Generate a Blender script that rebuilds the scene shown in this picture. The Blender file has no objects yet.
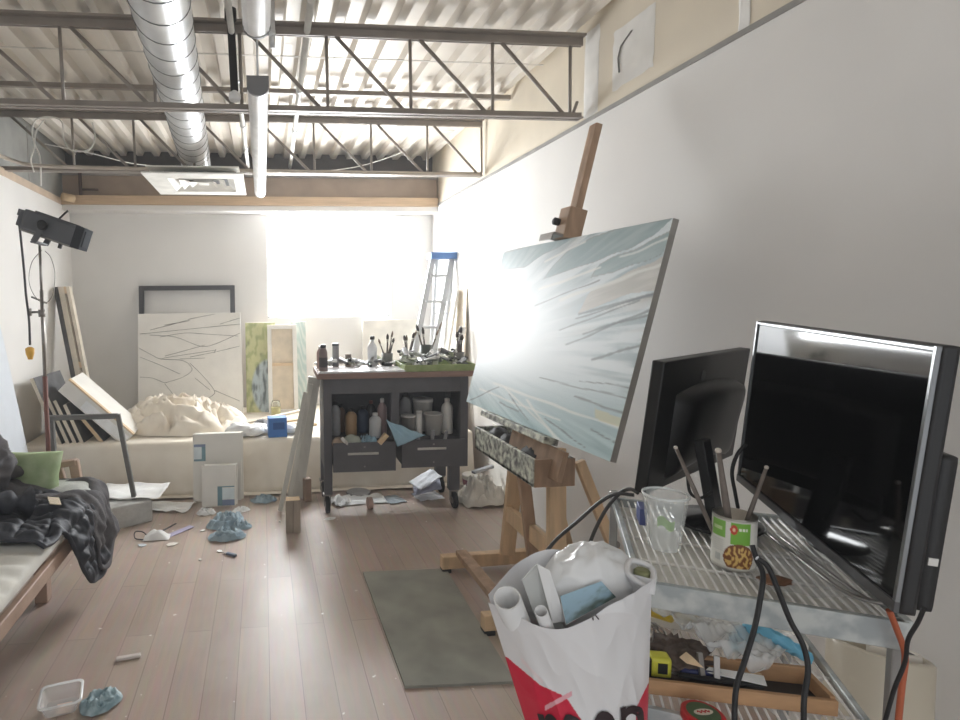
import bpy, bmesh, math, random
from mathutils import Vector, Matrix, noise
sc = bpy.context.scene
C = sc.collection
rnd = random.Random(11)
V = Vector
PI = math.pi

# ------------------------------------------------------------------ camera
FOC, PX, PY, YAW, PITCH, ROLL, HCAM = 560.0, 321.0, 344.0, .103, .0725, .0116, 1.45
def _rot():
    cy, sy, cp, sp, cr, sr = math.cos(YAW), math.sin(YAW), math.cos(PITCH), math.sin(PITCH), math.cos(ROLL), math.sin(ROLL)
    f = V((sy*cp, cy*cp, -sp)); rt = V((cy, -sy, 0)); dn = f.cross(rt)
    return rt*cr + dn*sr, dn*cr - rt*sr, f
RT, DN, FW = _rot()
CP = V((0, 0, HCAM))
def at(x, y, ax, val):
    """the point of the room seen at photo position x, y on the plane axis = val"""
    d = RT*((x-PX)/FOC) + DN*((y-PY)/FOC) + FW
    i = 'xyz'.index(ax)
    return CP + d*((val-CP[i])/d[i])
def fl(x, y, z=0.0): return at(x, y, 'z', z)
def proj(p):
    q = V(p)-CP
    return PX+FOC*q.dot(RT)/q.dot(FW), PY+FOC*q.dot(DN)/q.dot(FW)
cam = bpy.data.cameras.new('camera'); co = bpy.data.objects.new('camera', cam); C.objects.link(co)
cam.sensor_width = 36; cam.lens = FOC/960*36; cam.shift_x = (480-PX)/960; cam.shift_y = -(360-PY)/960
cam.clip_start = .02
m = Matrix.Identity(4)
for i in range(3):
    m[i][0], m[i][1], m[i][2], m[i][3] = RT[i], -DN[i], -FW[i], CP[i]
co.matrix_world = m; sc.camera = co

# ------------------------------------------------------------------ materials
def lin(c):
    return tuple(((v/255)/12.92 if v/255 <= .04045 else ((v/255+.055)/1.055)**2.4) for v in c[:3]) + (1,)
MATS = {}
def mat(name, col, rough=.6, metal=0, var=.06, scale=9, bump=0, spec=.5, alpha=1, trans=0, col2=None, stretch=None, ior=1.45, emit=0, sheen=0, sharp=None):
    if name in MATS: return MATS[name]
    m = bpy.data.materials.new(name); m.use_nodes = True
    nt = m.node_tree; N = nt.nodes; L = nt.links
    b = N['Principled BSDF']
    b.inputs['Roughness'].default_value = rough; b.inputs['Metallic'].default_value = metal
    b.inputs['Specular IOR Level'].default_value = spec
    b.inputs['Alpha'].default_value = alpha; b.inputs['Transmission Weight'].default_value = trans
    b.inputs['IOR'].default_value = ior
    c1 = lin(col)
    if col2 is None:
        c2 = tuple(min(1, v*(1+var*2)) for v in c1[:3])+(1,); c1 = tuple(v*(1-var*2) for v in c1[:3])+(1,)
    else: c2 = lin(col2)
    tc = N.new('ShaderNodeTexCoord'); mp = N.new('ShaderNodeMapping'); no = N.new('ShaderNodeTexNoise'); rp = N.new('ShaderNodeValToRGB')
    if stretch: mp.inputs['Scale'].default_value = stretch
    no.inputs['Scale'].default_value = scale; no.inputs['Detail'].default_value = 4
    L.new(tc.outputs['Object'], mp.inputs['Vector']); L.new(mp.outputs['Vector'], no.inputs['Vector'])
    L.new(no.outputs['Fac'], rp.inputs['Fac'])
    a, z = sharp or (.3, .7)
    rp.color_ramp.elements[0].position = a; rp.color_ramp.elements[1].position = z
    rp.color_ramp.elements[0].color = c1; rp.color_ramp.elements[1].color = c2
    L.new(rp.outputs['Color'], b.inputs['Base Color'])
    if bump:
        bp = N.new('ShaderNodeBump'); bp.inputs['Strength'].default_value = bump; bp.inputs['Distance'].default_value = .01
        L.new(no.outputs['Fac'], bp.inputs['Height']); L.new(bp.outputs['Normal'], b.inputs['Normal'])
    if emit:
        b.inputs['Emission Color'].default_value = lin(col); b.inputs['Emission Strength'].default_value = emit
    MATS[name] = m
    return m
def colmat(name, rough=.5, spec=.5, bump=0, bscale=60, extra=None):
    """base colour read from the mesh's own colour attribute (printed or painted surfaces)"""
    if name in MATS: return MATS[name]
    m = bpy.data.materials.new(name); m.use_nodes = True
    nt = m.node_tree; N = nt.nodes; L = nt.links; b = N['Principled BSDF']
    b.inputs['Roughness'].default_value = rough; b.inputs['Specular IOR Level'].default_value = spec
    a = N.new('ShaderNodeVertexColor'); a.layer_name = 'Col'
    L.new(a.outputs['Color'], b.inputs['Base Color'])
    if bump:
        tc = N.new('ShaderNodeTexCoord'); no = N.new('ShaderNodeTexNoise'); no.inputs['Scale'].default_value = bscale
        bp = N.new('ShaderNodeBump'); bp.inputs['Strength'].default_value = bump; bp.inputs['Distance'].default_value = .005
        L.new(tc.outputs['Object'], no.inputs['Vector']); L.new(no.outputs['Fac'], bp.inputs['Height']); L.new(bp.outputs['Normal'], b.inputs['Normal'])
    MATS[name] = m
    return m

# ------------------------------------------------------------------ mesh building
class MB:
    def __init__(s): s.bm = bmesh.new(); s.cols = None
    def _face(s, vs, smooth=False):
        try:
            f = s.bm.faces.new(vs); f.smooth = smooth; return f
        except ValueError: return None
    def box(s, c, size, rot=None, bev=0):
        c = V(c); hx, hy, hz = size[0]/2, size[1]/2, size[2]/2
        rot = rot or Matrix.Identity(3)
        vs = [s.bm.verts.new(c + rot @ V((x*hx, y*hy, z*hz))) for x in (-1, 1) for y in (-1, 1) for z in (-1, 1)]
        fs = [s._face([vs[i] for i in q]) for q in ((0,1,3,2),(4,6,7,5),(0,4,5,1),(2,3,7,6),(0,2,6,4),(1,5,7,3))]
        if bev:
            es = {e for f in fs for e in f.edges}
            r = bmesh.ops.bevel(s.bm, geom=list(es), offset=min(bev, min(size)*.45), segments=2, profile=.7, affect='EDGES')
            for f in r['faces']: f.smooth = True
        return s
    def lo(s, x0, x1, y0, y1, z0, z1, bev=0):
        return s.box(((x0+x1)/2, (y0+y1)/2, (z0+z1)/2), (abs(x1-x0), abs(y1-y0), abs(z1-z0)), None, bev)
    def beam(s, p0, p1, w, h, up=(0, 0, 1), bev=0):
        p0, p1 = V(p0), V(p1); d = p1-p0; y = d.normalized(); x = y.cross(V(up))
        if x.length < 1e-4: x = y.cross(V((1, 0, 0)))
        x.normalize(); z = x.cross(y)
        r = Matrix((x, y, z)).transposed()
        return s.box((p0+p1)/2, (w, d.length, h), r, bev)
    def tube(s, pts, r, n=8, cap=True, smooth=True):
        pts = [V(p) for p in pts]; k = len(pts)
        rs = r if isinstance(r, (list, tuple)) else [r]*k
        ref = None; rings = []
        for i, p in enumerate(pts):
            t = (pts[min(i+1, k-1)]-pts[max(i-1, 0)])
            t = t.normalized() if t.length > 1e-9 else V((0, 0, 1))
            if ref is None:
                ref = t.cross(V((0, 0, 1)))
                if ref.length < .05: ref = t.cross(V((1, 0, 0)))
            ref = (ref - t*ref.dot(t)).normalized(); b = t.cross(ref)
            rings.append([s.bm.verts.new(p + (ref*math.cos(2*PI*j/n)+b*math.sin(2*PI*j/n))*rs[i]) for j in range(n)])
        for a, c in zip(rings, rings[1:]):
            for j in range(n): s._face([a[j], a[(j+1) % n], c[(j+1) % n], c[j]], smooth)
        if cap: s._face(rings[0][::-1]); s._face(rings[-1])
        return s
    def lathe(s, prof, c=(0, 0, 0), n=20, ax=None, smooth=True, cap=True):
        """profile of (radius, height) turned about the axis from c along ax"""
        c = V(c); z = V(ax or (0, 0, 1)).normalized(); x = z.orthogonal().normalized(); y = z.cross(x)
        rings = []
        for r, h in prof:
            rings.append([s.bm.verts.new(c + z*h + (x*math.cos(2*PI*j/n)+y*math.sin(2*PI*j/n))*max(r, 1e-4)) for j in range(n)])
        for a, b in zip(rings, rings[1:]):
            for j in range(n): s._face([a[j], a[(j+1) % n], b[(j+1) % n], b[j]], smooth)
        if cap: s._face(rings[0][::-1]); s._face(rings[-1])
        return s
    def grid(s, nu, nv, fn, smooth=True, closeu=False, col=None):
        vs = [[s.bm.verts.new(fn(i/nu, j/nv)) for j in range(nv+1)] for i in range(nu if closeu else nu+1)]
        if col:
            if s.cols is None: s.cols = {}
            for i, row in enumerate(vs):
                for j, v in enumerate(row): s.cols[v] = col(i/nu, j/nv)
        for i in range(nu):
            for j in range(nv):
                a = vs[i]; b = vs[(i+1) % len(vs)]
                s._face([a[j], b[j], b[j+1], a[j+1]], smooth)
        return s
    def prism(s, pts, ext):
        ext = V(ext); a = [s.bm.verts.new(V(p)) for p in pts]; b = [s.bm.verts.new(V(p)+ext) for p in pts]
        s._face(a[::-1]); s._face(b); n = len(a)
        for i in range(n): s._face([a[i], a[(i+1) % n], b[(i+1) % n], b[i]])
        return s
    def slab(s, pts, th=.002):
        """thin sheet with four or more corners given in space"""
        pts = [V(p) for p in pts]; nrm = (pts[1]-pts[0]).cross(pts[2]-pts[0]).normalized()
        return s.prism(pts, nrm*th)
    def blob(s, c, r, seed=0, amp=.3, freq=2.2, n=16, m=10, flat=.0, rot=0, ridge=True):
        c = V(c); r = V(r if isinstance(r, (tuple, list)) else (r, r, r)); off = V((seed*7.13, seed*3.7, seed*1.9))
        R = Matrix.Rotation(rot, 3, 'Z')
        def fn(u, v):
            th = 2*PI*u; ph = PI*(v-.5)
            d = V((math.cos(ph)*math.cos(th), math.cos(ph)*math.sin(th), math.sin(ph)))
            q = noise.noise(d*freq+off)
            if ridge: q = 1-2*abs(q)-.35 + .5*noise.noise(d*freq*2.6+off)
            p = d*(1+amp*q)
            p = R @ V((p.x*r.x, p.y*r.y, p.z*r.z))
            if p.z < -r.z*(1-flat): p.z = -r.z*(1-flat)
            return c+p
        return s.grid(n, m, fn, closeu=True)
    def build(s, name, m, parent=None, shift=None):
        bmesh.ops.remove_doubles(s.bm, verts=s.bm.verts[:], dist=1e-6) if s.cols is None else None
        cols = None
        if s.cols is not None: cols = [s.cols.get(v, (.8, .8, .8, 1)) for v in s.bm.verts]
        bmesh.ops.recalc_face_normals(s.bm, faces=s.bm.faces[:])
        if shift is not None: bmesh.ops.translate(s.bm, verts=s.bm.verts[:], vec=-V(shift))
        me = bpy.data.meshes.new(name); s.bm.to_mesh(me); s.bm.free()
        if m: me.materials.append(m)
        if cols:
            ca = me.color_attributes.new('Col', 'FLOAT_COLOR', 'POINT'); ca.data.foreach_set('color', [x for c in cols for x in c])
        o = bpy.data.objects.new(name, me); C.objects.link(o)
        if parent: o.parent = parent
        return o
def thing(name, label, cat, loc, group=None, rot=0):
    o = bpy.data.objects.new(name, None); C.objects.link(o); o.empty_display_size = .05
    o.location = V(loc); o.rotation_euler = (0, 0, rot); o['label'] = label; o['category'] = cat
    if group: o['group'] = group
    return o
def part(root, name, mb, m, under=None, label=None, local=False):
    """a part built in room coordinates (or in the thing's own with local=True)"""
    o = mb.build(name, m, under or root, None if local else root.location)
    if label: o['label'] = label
    return o
def solo(name, label, cat, mb, m, group=None, kind=None):
    bm = mb.bm; lo = V((min(v.co.x for v in bm.verts), min(v.co.y for v in bm.verts), min(v.co.z for v in bm.verts)))
    hi = V((max(v.co.x for v in bm.verts), max(v.co.y for v in bm.verts), 0))
    base = V(((lo.x+hi.x)/2, (lo.y+hi.y)/2, lo.z))
    o = mb.build(name, m, None, base); o.location = base
    o['label'] = label; o['category'] = cat
    if group: o['group'] = group
    if kind: o['kind'] = kind
    return o
def struct(name, mb, m):
    o = mb.build(name, m); o['kind'] = 'structure'; return o
def dup(root, loc, rotz=0, label=None, group=None, scale=None, euler=None):
    r = root.copy(); C.objects.link(r); r.location = V(loc); r.rotation_euler = euler or (0, 0, rotz)
    if label: r['label'] = label
    if group: r['group'] = group
    if scale: r.scale = scale
    for ch in list(root.children):
        c = ch.copy(); C.objects.link(c); c.parent = r
        for g in ch.children:
            d = g.copy(); C.objects.link(d); d.parent = c
    return r
def rz(a): return Matrix.Rotation(a, 3, 'Z')
def fbm(p, o=4):
    s, a = 0, .5
    for _ in range(o): s += a*noise.noise(p); p = p*2.03; a *= .5
    return s
def smooth(a, b, x):
    t = max(0, min(1, (x-a)/(b-a))); return t*t*(3-2*t)
def mix(a, b, t): return tuple(p+(q-p)*t for p, q in zip(a, b))
def curve_pts(ctrl, n=8):
    """smooth path through the control points"""
    P = [V(p) for p in ctrl]; P = [P[0]*2-P[1]]+P+[P[-1]*2-P[-2]]; out = []
    for i in range(1, len(P)-2):
        for k in range(n):
            t = k/n; a, b, c, d = P[i-1], P[i], P[i+1], P[i+2]
            out.append(.5*((2*b)+(c-a)*t+(2*a-5*b+4*c-d)*t*t+(3*b-a-3*c+d)*t**3))
    out.append(P[-2]); return out
WIN, AMB, EXPO, SCR_R, HAZE = 29, 1.0, .33, .06, .02
# ------------------------------------------------------------------ the room
XR, XL, YB, YF, ZT, ZD = 1.75, -1.83, 5.68, -1.6, 2.405, 2.90
white_wall = mat('white wall paint', (226, 224, 221), .75, var=.015, scale=3, bump=.04)
cream_wall = mat('cream drywall', (222, 212, 194), .8, var=.03, scale=4, bump=.05)
concrete = mat('grey concrete panel', (150, 150, 146), .85, var=.08, scale=5)
board_br = mat('brown fibreboard', (150, 134, 120), .8, var=.05, scale=7)
lumber = mat('weathered lumber', (196, 170, 140), .7, var=.06, scale=4, stretch=(1, 14, 14))
gap_shade = mat('gap shade grey', (84, 80, 78), .9)
trim_g = mat('grey metal trim', (150, 148, 144), .5, metal=.3)
deck_m = mat('painted steel roof deck', (222, 215, 205), .5, metal=.1, var=.08, scale=2.2, stretch=(1, .35, 1))
steel_d = mat('grey primed joist steel', (152, 144, 136), .5, metal=.2, var=.06)
def floor_mat():
    m = bpy.data.materials.new('worn laminate planks'); m.use_nodes = True
    nt = m.node_tree; N = nt.nodes; L = nt.links; b = N['Principled BSDF']
    tc = N.new('ShaderNodeTexCoord'); mp = N.new('ShaderNodeMapping'); mp.inputs['Rotation'].default_value = (0, 0, PI/2)
    br = N.new('ShaderNodeTexBrick'); br.inputs['Scale'].default_value = 1; br.offset = .37
    br.inputs['Brick Width'].default_value = 1.22; br.inputs['Row Height'].default_value = .125
    br.inputs['Mortar Size'].default_value = .0016; br.inputs['Mortar Smooth'].default_value = .4
    br.inputs['Color1'].default_value = lin((200, 180, 166)); br.inputs['Color2'].default_value = lin((184, 164, 150))
    br.inputs['Mortar'].default_value = lin((146, 126, 115))
    L.new(tc.outputs['Object'], mp.inputs['Vector']); L.new(mp.outputs['Vector'], br.inputs['Vector'])
    g = N.new('ShaderNodeTexNoise'); g.inputs['Scale'].default_value = 5; g.inputs['Detail'].default_value = 6
    mg = N.new('ShaderNodeMapping'); mg.inputs['Scale'].default_value = (9, .9, 1)
    L.new(tc.outputs['Object'], mg.inputs['Vector']); L.new(mg.outputs['Vector'], g.inputs['Vector'])
    mx = N.new('ShaderNodeMix'); mx.data_type = 'RGBA'; mx.blend_type = 'MULTIPLY'; mx.inputs['Factor'].default_value = .35
    L.new(br.outputs['Color'], mx.inputs['A']); L.new(g.outputs['Color'], mx.inputs['B'])
    d = N.new('ShaderNodeTexNoise'); d.inputs['Scale'].default_value = 1.6; d.inputs['Detail'].default_value = 7; d.inputs['Roughness'].default_value = .7
    rp = N.new('ShaderNodeValToRGB'); rp.color_ramp.elements[0].position = .45; rp.color_ramp.elements[1].position = .75
    rp.color_ramp.elements[1].color = (.55, .55, .55, 1)
    L.new(tc.outputs['Object'], d.inputs['Vector']); L.new(d.outputs['Fac'], rp.inputs['Fac'])
    m2 = N.new('ShaderNodeMix'); m2.data_type = 'RGBA'; m2.inputs['B'].default_value = lin((196, 186, 178))
    L.new(rp.outputs['Color'], m2.inputs['Factor']); L.new(mx.outputs['Result'], m2.inputs['A'])
    # paint specks
    s = N.new('ShaderNodeTexNoise'); s.inputs['Scale'].default_value = 26; s.inputs['Detail'].default_value = 2
    rs = N.new('ShaderNodeValToRGB'); rs.color_ramp.elements[0].position = .735; rs.color_ramp.elements[1].position = .75
    L.new(tc.outputs['Object'], s.inputs['Vector']); L.new(s.outputs['Fac'], rs.inputs['Fac'])
    m3 = N.new('ShaderNodeMix'); m3.data_type = 'RGBA'; m3.inputs['B'].default_value = lin((232, 228, 222))
    L.new(rs.outputs['Color'], m3.inputs['Factor']); L.new(m2.outputs['Result'], m3.inputs['A'])
    L.new(m3.outputs['Result'], b.inputs['Base Color'])
    rr = N.new('ShaderNodeMapRange'); rr.inputs['To Min'].default_value = .27; rr.inputs['To Max'].default_value = .50
    L.new(d.outputs['Fac'], rr.inputs['Value']); L.new(rr.outputs['Result'], b.inputs['Roughness'])
    b.inputs['Specular IOR Level'].default_value = .65
    bp = N.new('ShaderNodeBump'); bp.inputs['Strength'].default_value = .06; bp.inputs['Distance'].default_value = .004
    L.new(g.outputs['Fac'], bp.inputs['Height']); L.new(bp.outputs['Normal'], b.inputs['Normal'])
    return m
struct('floor', MB().lo(XL-.3, XR+.3, YF, YB+.3, -.08, 0), floor_mat())
struct('wall_right', MB().lo(XR, XR+.12, YF, YB+.15, 0, ZT), white_wall)
struct('wall_right_upper', MB().lo(XR+.012, XR+.12, YF, YB+.15, ZT, 3.0), cream_wall)
struct('trim_1', MB().lo(XR-.008, XR+.02, YF, 5.5, ZT-.006, ZT+.014), trim_g)
# plastered patch and panel seams on the upper right wall
pm = mat('white plaster patch', (232, 230, 226), .8, var=.03, scale=12, bump=.15)
def wall_patch(name, y0, y1, z0, z1, m, seed):
    def fn(u, v):
        e = .02*noise.noise(V((u*5, v*5, seed)))
        a = abs(2*u-1); b = abs(2*v-1)
        return V((XR+.011-.004*(1-max(a, b))**.5, y0+(y1-y0)*u+e*b, z0+(z1-z0)*v+e*a))
    struct(name, MB().grid(14, 14, fn), m)
wall_patch('wall_patch', 2.42, 2.72, 2.49, 2.77, pm, 3)
wall_patch('wall_patch_seam', 2.84, 2.97, 2.43, 2.88, pm, 5)
wall_patch('wall_patch_seam_2', 1.92, 1.97, 2.43, 2.9, pm, 8)
struct('wall_patch_crack', MB().tube([(XR+.006, 2.66, 2.56), (XR+.005, 2.67, 2.63), (XR+.005, 2.65, 2.68), (XR+.005, 2.57, 2.715)], .004, 5), trim_g)
struct('wall_left', MB().lo(XL-.12, XL, YF, YB+.15, 0, 2.385), white_wall)
struct('trim_2', MB().lo(XL-.03, XL+.004, YF, 5.46, 2.385, 2.445, .004), mat('pale wood trim', (196, 176, 156), .6))
struct('wall_left_upper', MB().lo(XL-.2, XL-.03, YF, YB+.15, 2.4, 3.0), concrete)
for i, y in enumerate((2.4, 3.62, 4.84)):
    struct('wall_left_joint_%d' % (i+1), MB().lo(XL-.034, XL-.026, y-.008, y+.008, 2.445, 2.9), trim_g)
# back wall with the window opening
wx0, wx1, wz0, wz1 = .048, 1.31, 1.303, 2.325
bw = MB()
bw.lo(XL-.12, wx0, YB, YB+.15, 0, 2.42); bw.lo(wx1, XR+.12, YB, YB+.15, 0, 2.42)
bw.lo(wx0, wx1, YB, YB+.15, 0, wz0); bw.lo(wx0, wx1, YB, YB+.15, wz1, 2.42)
struct('wall_back', bw, white_wall)
struct('trim_3', MB().lo(XL, XR, 5.49, YB+.01, 2.34, 2.392, .004), white_wall)      # white soffit under the header
struct('wall_back_header', MB().lo(XL, XR, 5.47, 5.53, 2.392, 2.475, .004), lumber)
struct('wall_back_board', MB().lo(XL, XR, 5.52, 5.60, 2.47, 2.70), board_br)
struct('wall_back_ledge', MB().lo(XL, XR, 5.50, 5.62, 2.665, 2.71), mat('grey beam', (140, 136, 132), .7))
struct('wall_back_shade', MB().lo(XL-.1, XR+.1, 5.72, 5.82, 2.6, 3.0), gap_shade)  # dark panel whose colour gives the shade of the gap above the board
# window: frame, mullion, bright daylight pane
wf = MB()
for a in ((wx0, wx0+.022, wz0, wz1), (wx1-.022, wx1, wz0, wz1), (wx0, wx1, wz0, wz0+.022), (wx0, wx1, wz1-.022, wz1)):
    wf.lo(a[0], a[1], YB+.02, YB+.1, a[2], a[3], .004)
wroot = struct('window_1', wf, mat('white window frame', (245, 245, 243), .5))
pane = MB().lo(wx0+.01, wx1-.01, YB+.07, YB+.078, wz0+.01, wz1-.01).build('window_pane', None, wroot)
pane['kind'] = 'structure'
em = bpy.data.materials.new('bright daylight pane'); em.use_nodes = True
b = em.node_tree.nodes['Principled BSDF']; b.inputs['Base Color'].default_value = (.9, .9, .9, 1)
b.inputs['Emission Color'].default_value = (.95, .978, 1, 1); b.inputs['Emission Strength'].default_value = WIN
pane.data.materials.append(em)
# corrugated roof deck, ribs running along the room
def deck():
    mb = MB(); prof = []; x = XL-.3; p = .158
    while x < XR+.2:
        prof += [(x, ZD), (x+.05, ZD), (x+.068, ZD+.042), (x+.14, ZD+.042)]; x += p
    prof.append((x, ZD))
    rows = [[mb.bm.verts.new((X, Y, Z)) for X, Z in prof] for Y in (YF, YB+.1)]
    for i in range(len(prof)-1): mb._face([rows[0][i], rows[1][i], rows[1][i+1], rows[0][i+1]])
    mb.lo(XL-.3, XR+.2, YF, YB+.1, ZD+.06, ZD+.08)
    return mb
struct('ceiling', deck(), deck_m)
# thin seams where deck sheets overlap, across the ribs
struct('ceiling_seam', MB().lo(XL-.2, XR, 3.40, 3.415, ZD-.0015, ZD+.002), mat('deck seam', (200, 194, 186), .6))
struct('ceiling_strut', MB().lo(XL-.2, XR, 3.86, 3.89, 2.855, 2.885), steel_d)

# ------------------------------------------------------------------ open web joists
def joist(Y, px, label, step):
    zt, zb = 2.86, 2.435
    xe = XR-.01
    t = thing('steel_joist', label, 'roof joist', (0, Y, zb), 'open web steel joists under the roof deck')
    a = MB(); a.lo(XL-.25, xe, Y-.045, Y-.006, zt-.006, zt+.006); a.lo(XL-.25, xe, Y+.006, Y+.045, zt-.006, zt+.006)
    a.lo(XL-.25, xe, Y-.012, Y-.006, zt-.045, zt); a.lo(XL-.25, xe, Y+.006, Y+.012, zt-.045, zt)
    part(t, 'top_chord', a, steel_d)
    a = MB(); a.lo(XL-.25, xe, Y-.032, Y-.006, zb-.003, zb+.003); a.lo(XL-.25, xe, Y+.006, Y+.032, zb-.003, zb+.003)
    a.lo(XL-.25, xe, Y-.012, Y-.006, zb, zb+.03); a.lo(XL-.25, xe, Y+.006, Y+.012, zb, zb+.03)
    part(t, 'bottom_chord', a, steel_d)
    xs = [at(x, 110 if px == 1 else 175, 'y', Y).x for x in step]
    for k, x in enumerate(xs):
        part(t, 'web_post', MB().tube([(x, Y, zt-.04), (x+.005, Y, zb+.03)], .009, 8), steel_d)
        if k+1 < len(xs):
            part(t, 'web_diagonal', MB().tube([(x+.05, Y, zt-.04), (xs[k+1]-.03, Y, zb+.02)], .010, 8), steel_d)
    x0 = xs[0]
    part(t, 'web_diagonal', MB().tube([(x0-.42, Y, zt-.04), (x0-.03, Y, zb+.02)], .010, 8), steel_d)
    x1 = xs[-1]
    if px == 1:
        part(t, 'web_diagonal', MB().tube([(xe-.02, Y, zb+.09), (x1+.02, Y, zb+.02)], .009, 8), steel_d)
joist(2.965, 1, 'steel roof joist nearest the camera, ending above the easel mast', (63, 155, 241, 327, 410, 491.7, 569))
joist(4.35, 2, 'second steel roof joist, just in front of the square ceiling diffuser', (74, 135, 194, 254, 314, 371, 427, 481))

# ------------------------------------------------------------------ ceiling services
galv = mat('galvanised sheet steel', (226, 228, 230), .38, metal=.6, var=.06, scale=6)
galv_d = mat('duct seam', (120, 122, 124), .5, metal=.6)
lamp_w = mat('white enamel', (236, 236, 236), .35)
plate_w = mat('white painted diffuser', (232, 230, 224), .45)
d0, d1 = V((-.16, -1.2, 2.62)), V((-.505, 4.5, 2.62))
t = thing('air_duct', 'round galvanised spiral air duct hanging below the roof deck', 'duct', (-.365, 2.3, 2.5))
pts = [d0.lerp(d1, k/40) for k in range(41)] + [V((-.51, 4.6, 2.615)), V((-.512, 4.67, 2.59)), V((-.512, 4.69, 2.53)), V((-.512, 4.69, 2.44))]
part(t, 'duct_tube', MB().tube(pts, .117, 32), galv)
sp = []
for k in range(0, 36*24):
    f = k/(36*24); c = d0.lerp(d1, f); ang = 2*PI*k/24; dd = (d1-d0).normalized(); x = dd.cross(V((0, 0, 1))).normalized()
    sp.append(c + (x*math.cos(ang)+V((0, 0, 1))*math.sin(ang))*.1175)
part(t, 'spiral_seam', MB().tube(sp, .0026, 4), galv_d)
a = MB()
for Y in (4.42, 4.56): a.lathe([(.1185, -.006), (.1195, 0), (.1185, .006)], d0.lerp(d1, (Y+1.2)/5.7), 32, tuple(d1-d0), cap=False)
part(t, 'duct_collar', a, galv_d)
# square diffuser
dx0, dx1, dy0, dy1, dz = -.83, -.12, 4.10, 4.88, 2.375
t = thing('ceiling_diffuser', 'white square air diffuser with stepped louvres at the duct end', 'vent', ((dx0+dx1)/2, (dy0+dy1)/2, dz))
a = MB()
cx, cy = (dx0+dx1)/2+.04, (dy0+dy1)/2+.02
def ring(mb, w0, w1, z0, z1):
    A = [V((cx+s*w0, cy+q*w0, z0)) for s, q in ((-1,-1),(1,-1),(1,1),(-1,1))]; B = [V((cx+s*w1, cy+q*w1, z1)) for s, q in ((-1,-1),(1,-1),(1,1),(-1,1))]
    va = [mb.bm.verts.new(p) for p in A]; vb = [mb.bm.verts.new(p) for p in B]
    for i in range(4): mb._face([va[i], va[(i+1) % 4], vb[(i+1) % 4], vb[i]])
fr = MB()
fr.lo(dx0, cx-.24, dy0, dy1, dz, dz+.01); fr.lo(cx+.24, dx1, dy0, dy1, dz, dz+.01)
fr.lo(cx-.24, cx+.24, dy0, cy-.24, dz, dz+.01); fr.lo(cx-.24, cx+.24, cy+.24, dy1, dz, dz+.01)
fr.lo(dx0+.03, dx1-.03, dy0+.03, dy1-.03, dz+.05, dz+.06)
part(t, 'diffuser_plate', fr, plate_w)
for w in (.24, .17, .10):
    a = MB(); ring(a, w, w-.055, dz+.004, dz+.038); part(t, 'louvre_ring', a, plate_w)
part(t, 'louvre_core', MB().lo(cx-.035, cx+.035, cy-.035, cy+.035, dz+.01, dz+.016), plate_w)
part(t, 'plenum_back', MB().lo(cx-.26, cx+.26, cy-.26, cy+.26, dz+.0385, dz+.049), mat('louvre gap shade', (90, 90, 92), .8))  # dark plate, shade between the louvres put into its colour
# strip lights
def strip(y0, y1, label):
    t = thing('strip_light', label, 'light', (0, y0, 2.385), 'fluorescent strip lights hung in line')
    a = MB()
    def fn(u, v):
        an = PI*(u); r = .047*(1+.03*math.cos(u*44))
        return V((-.002-r*math.cos(an), y0+.012+(y1-y0-.024)*v, 2.425-.042*math.sin(an)))
    a.grid(40, 2, fn)
    part(t, 'lens_cover', a, lamp_w)
    part(t, 'housing', MB().lo(-.05, .046, y0+.005, y1-.005, 2.424, 2.468, .004), lamp_w)
    for y in (y0, y1-.012):
        pr = [V((-.002-.05*math.cos(PI*k/12), y, 2.425-.044*math.sin(PI*k/12))) for k in range(13)] + [V((.048, y, 2.47)), V((-.052, y, 2.47))]
        part(t, 'end_cap', MB().prism(pr, (0, .012, 0)), mat('grey plastic end cap', (128, 128, 130), .5))
    for y in (y0+.12, y1-.12):
        part(t, 'hanger', MB().tube([(-.002, y, 2.468), (-.002, y, 2.9)], .006, 6), galv)
    return t
strip(-.38, 2.06, 'white fluorescent strip light nearest the camera, ribbed lens underneath')
strip(2.6, 5.04, 'white fluorescent strip light further back, grey end cap facing us')
# hook and small hanging valve beside the near light
solo('pipe_hook', 'short galvanised pipe drop beside the near strip light', 'pipe', MB().tube([(.07, 2.75, 2.9), (.07, 2.75, 2.69), (.07, 2.76, 2.66)], .014, 10).tube([(.055, 2.75, 2.72), (.085, 2.75, 2.72)], .02, 8), galv)
# black hanging conduit beside the joist
t = thing('hanging_conduit', 'black hanging conduit with white socket at its lower end', 'conduit', (-.12, 2.93, 2.45))
part(t, 'pipe', MB().beam((-.13, 2.9, 2.88), (-.118, 2.9, 2.50), .038, .038, (0, 1, 0), .004), mat('black plastic', (34, 34, 36), .45))
part(t, 'socket', MB().lathe([(.026, 0), (.03, .01), (.03, .03), (.02, .045)], (-.118, 2.9, 2.462), 14), lamp_w)
part(t, 'ceiling_cup', MB().lathe([(.03, 0), (.03, .05)], (-.13, 2.9, 2.85), 14), MATS['black plastic'])
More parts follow.
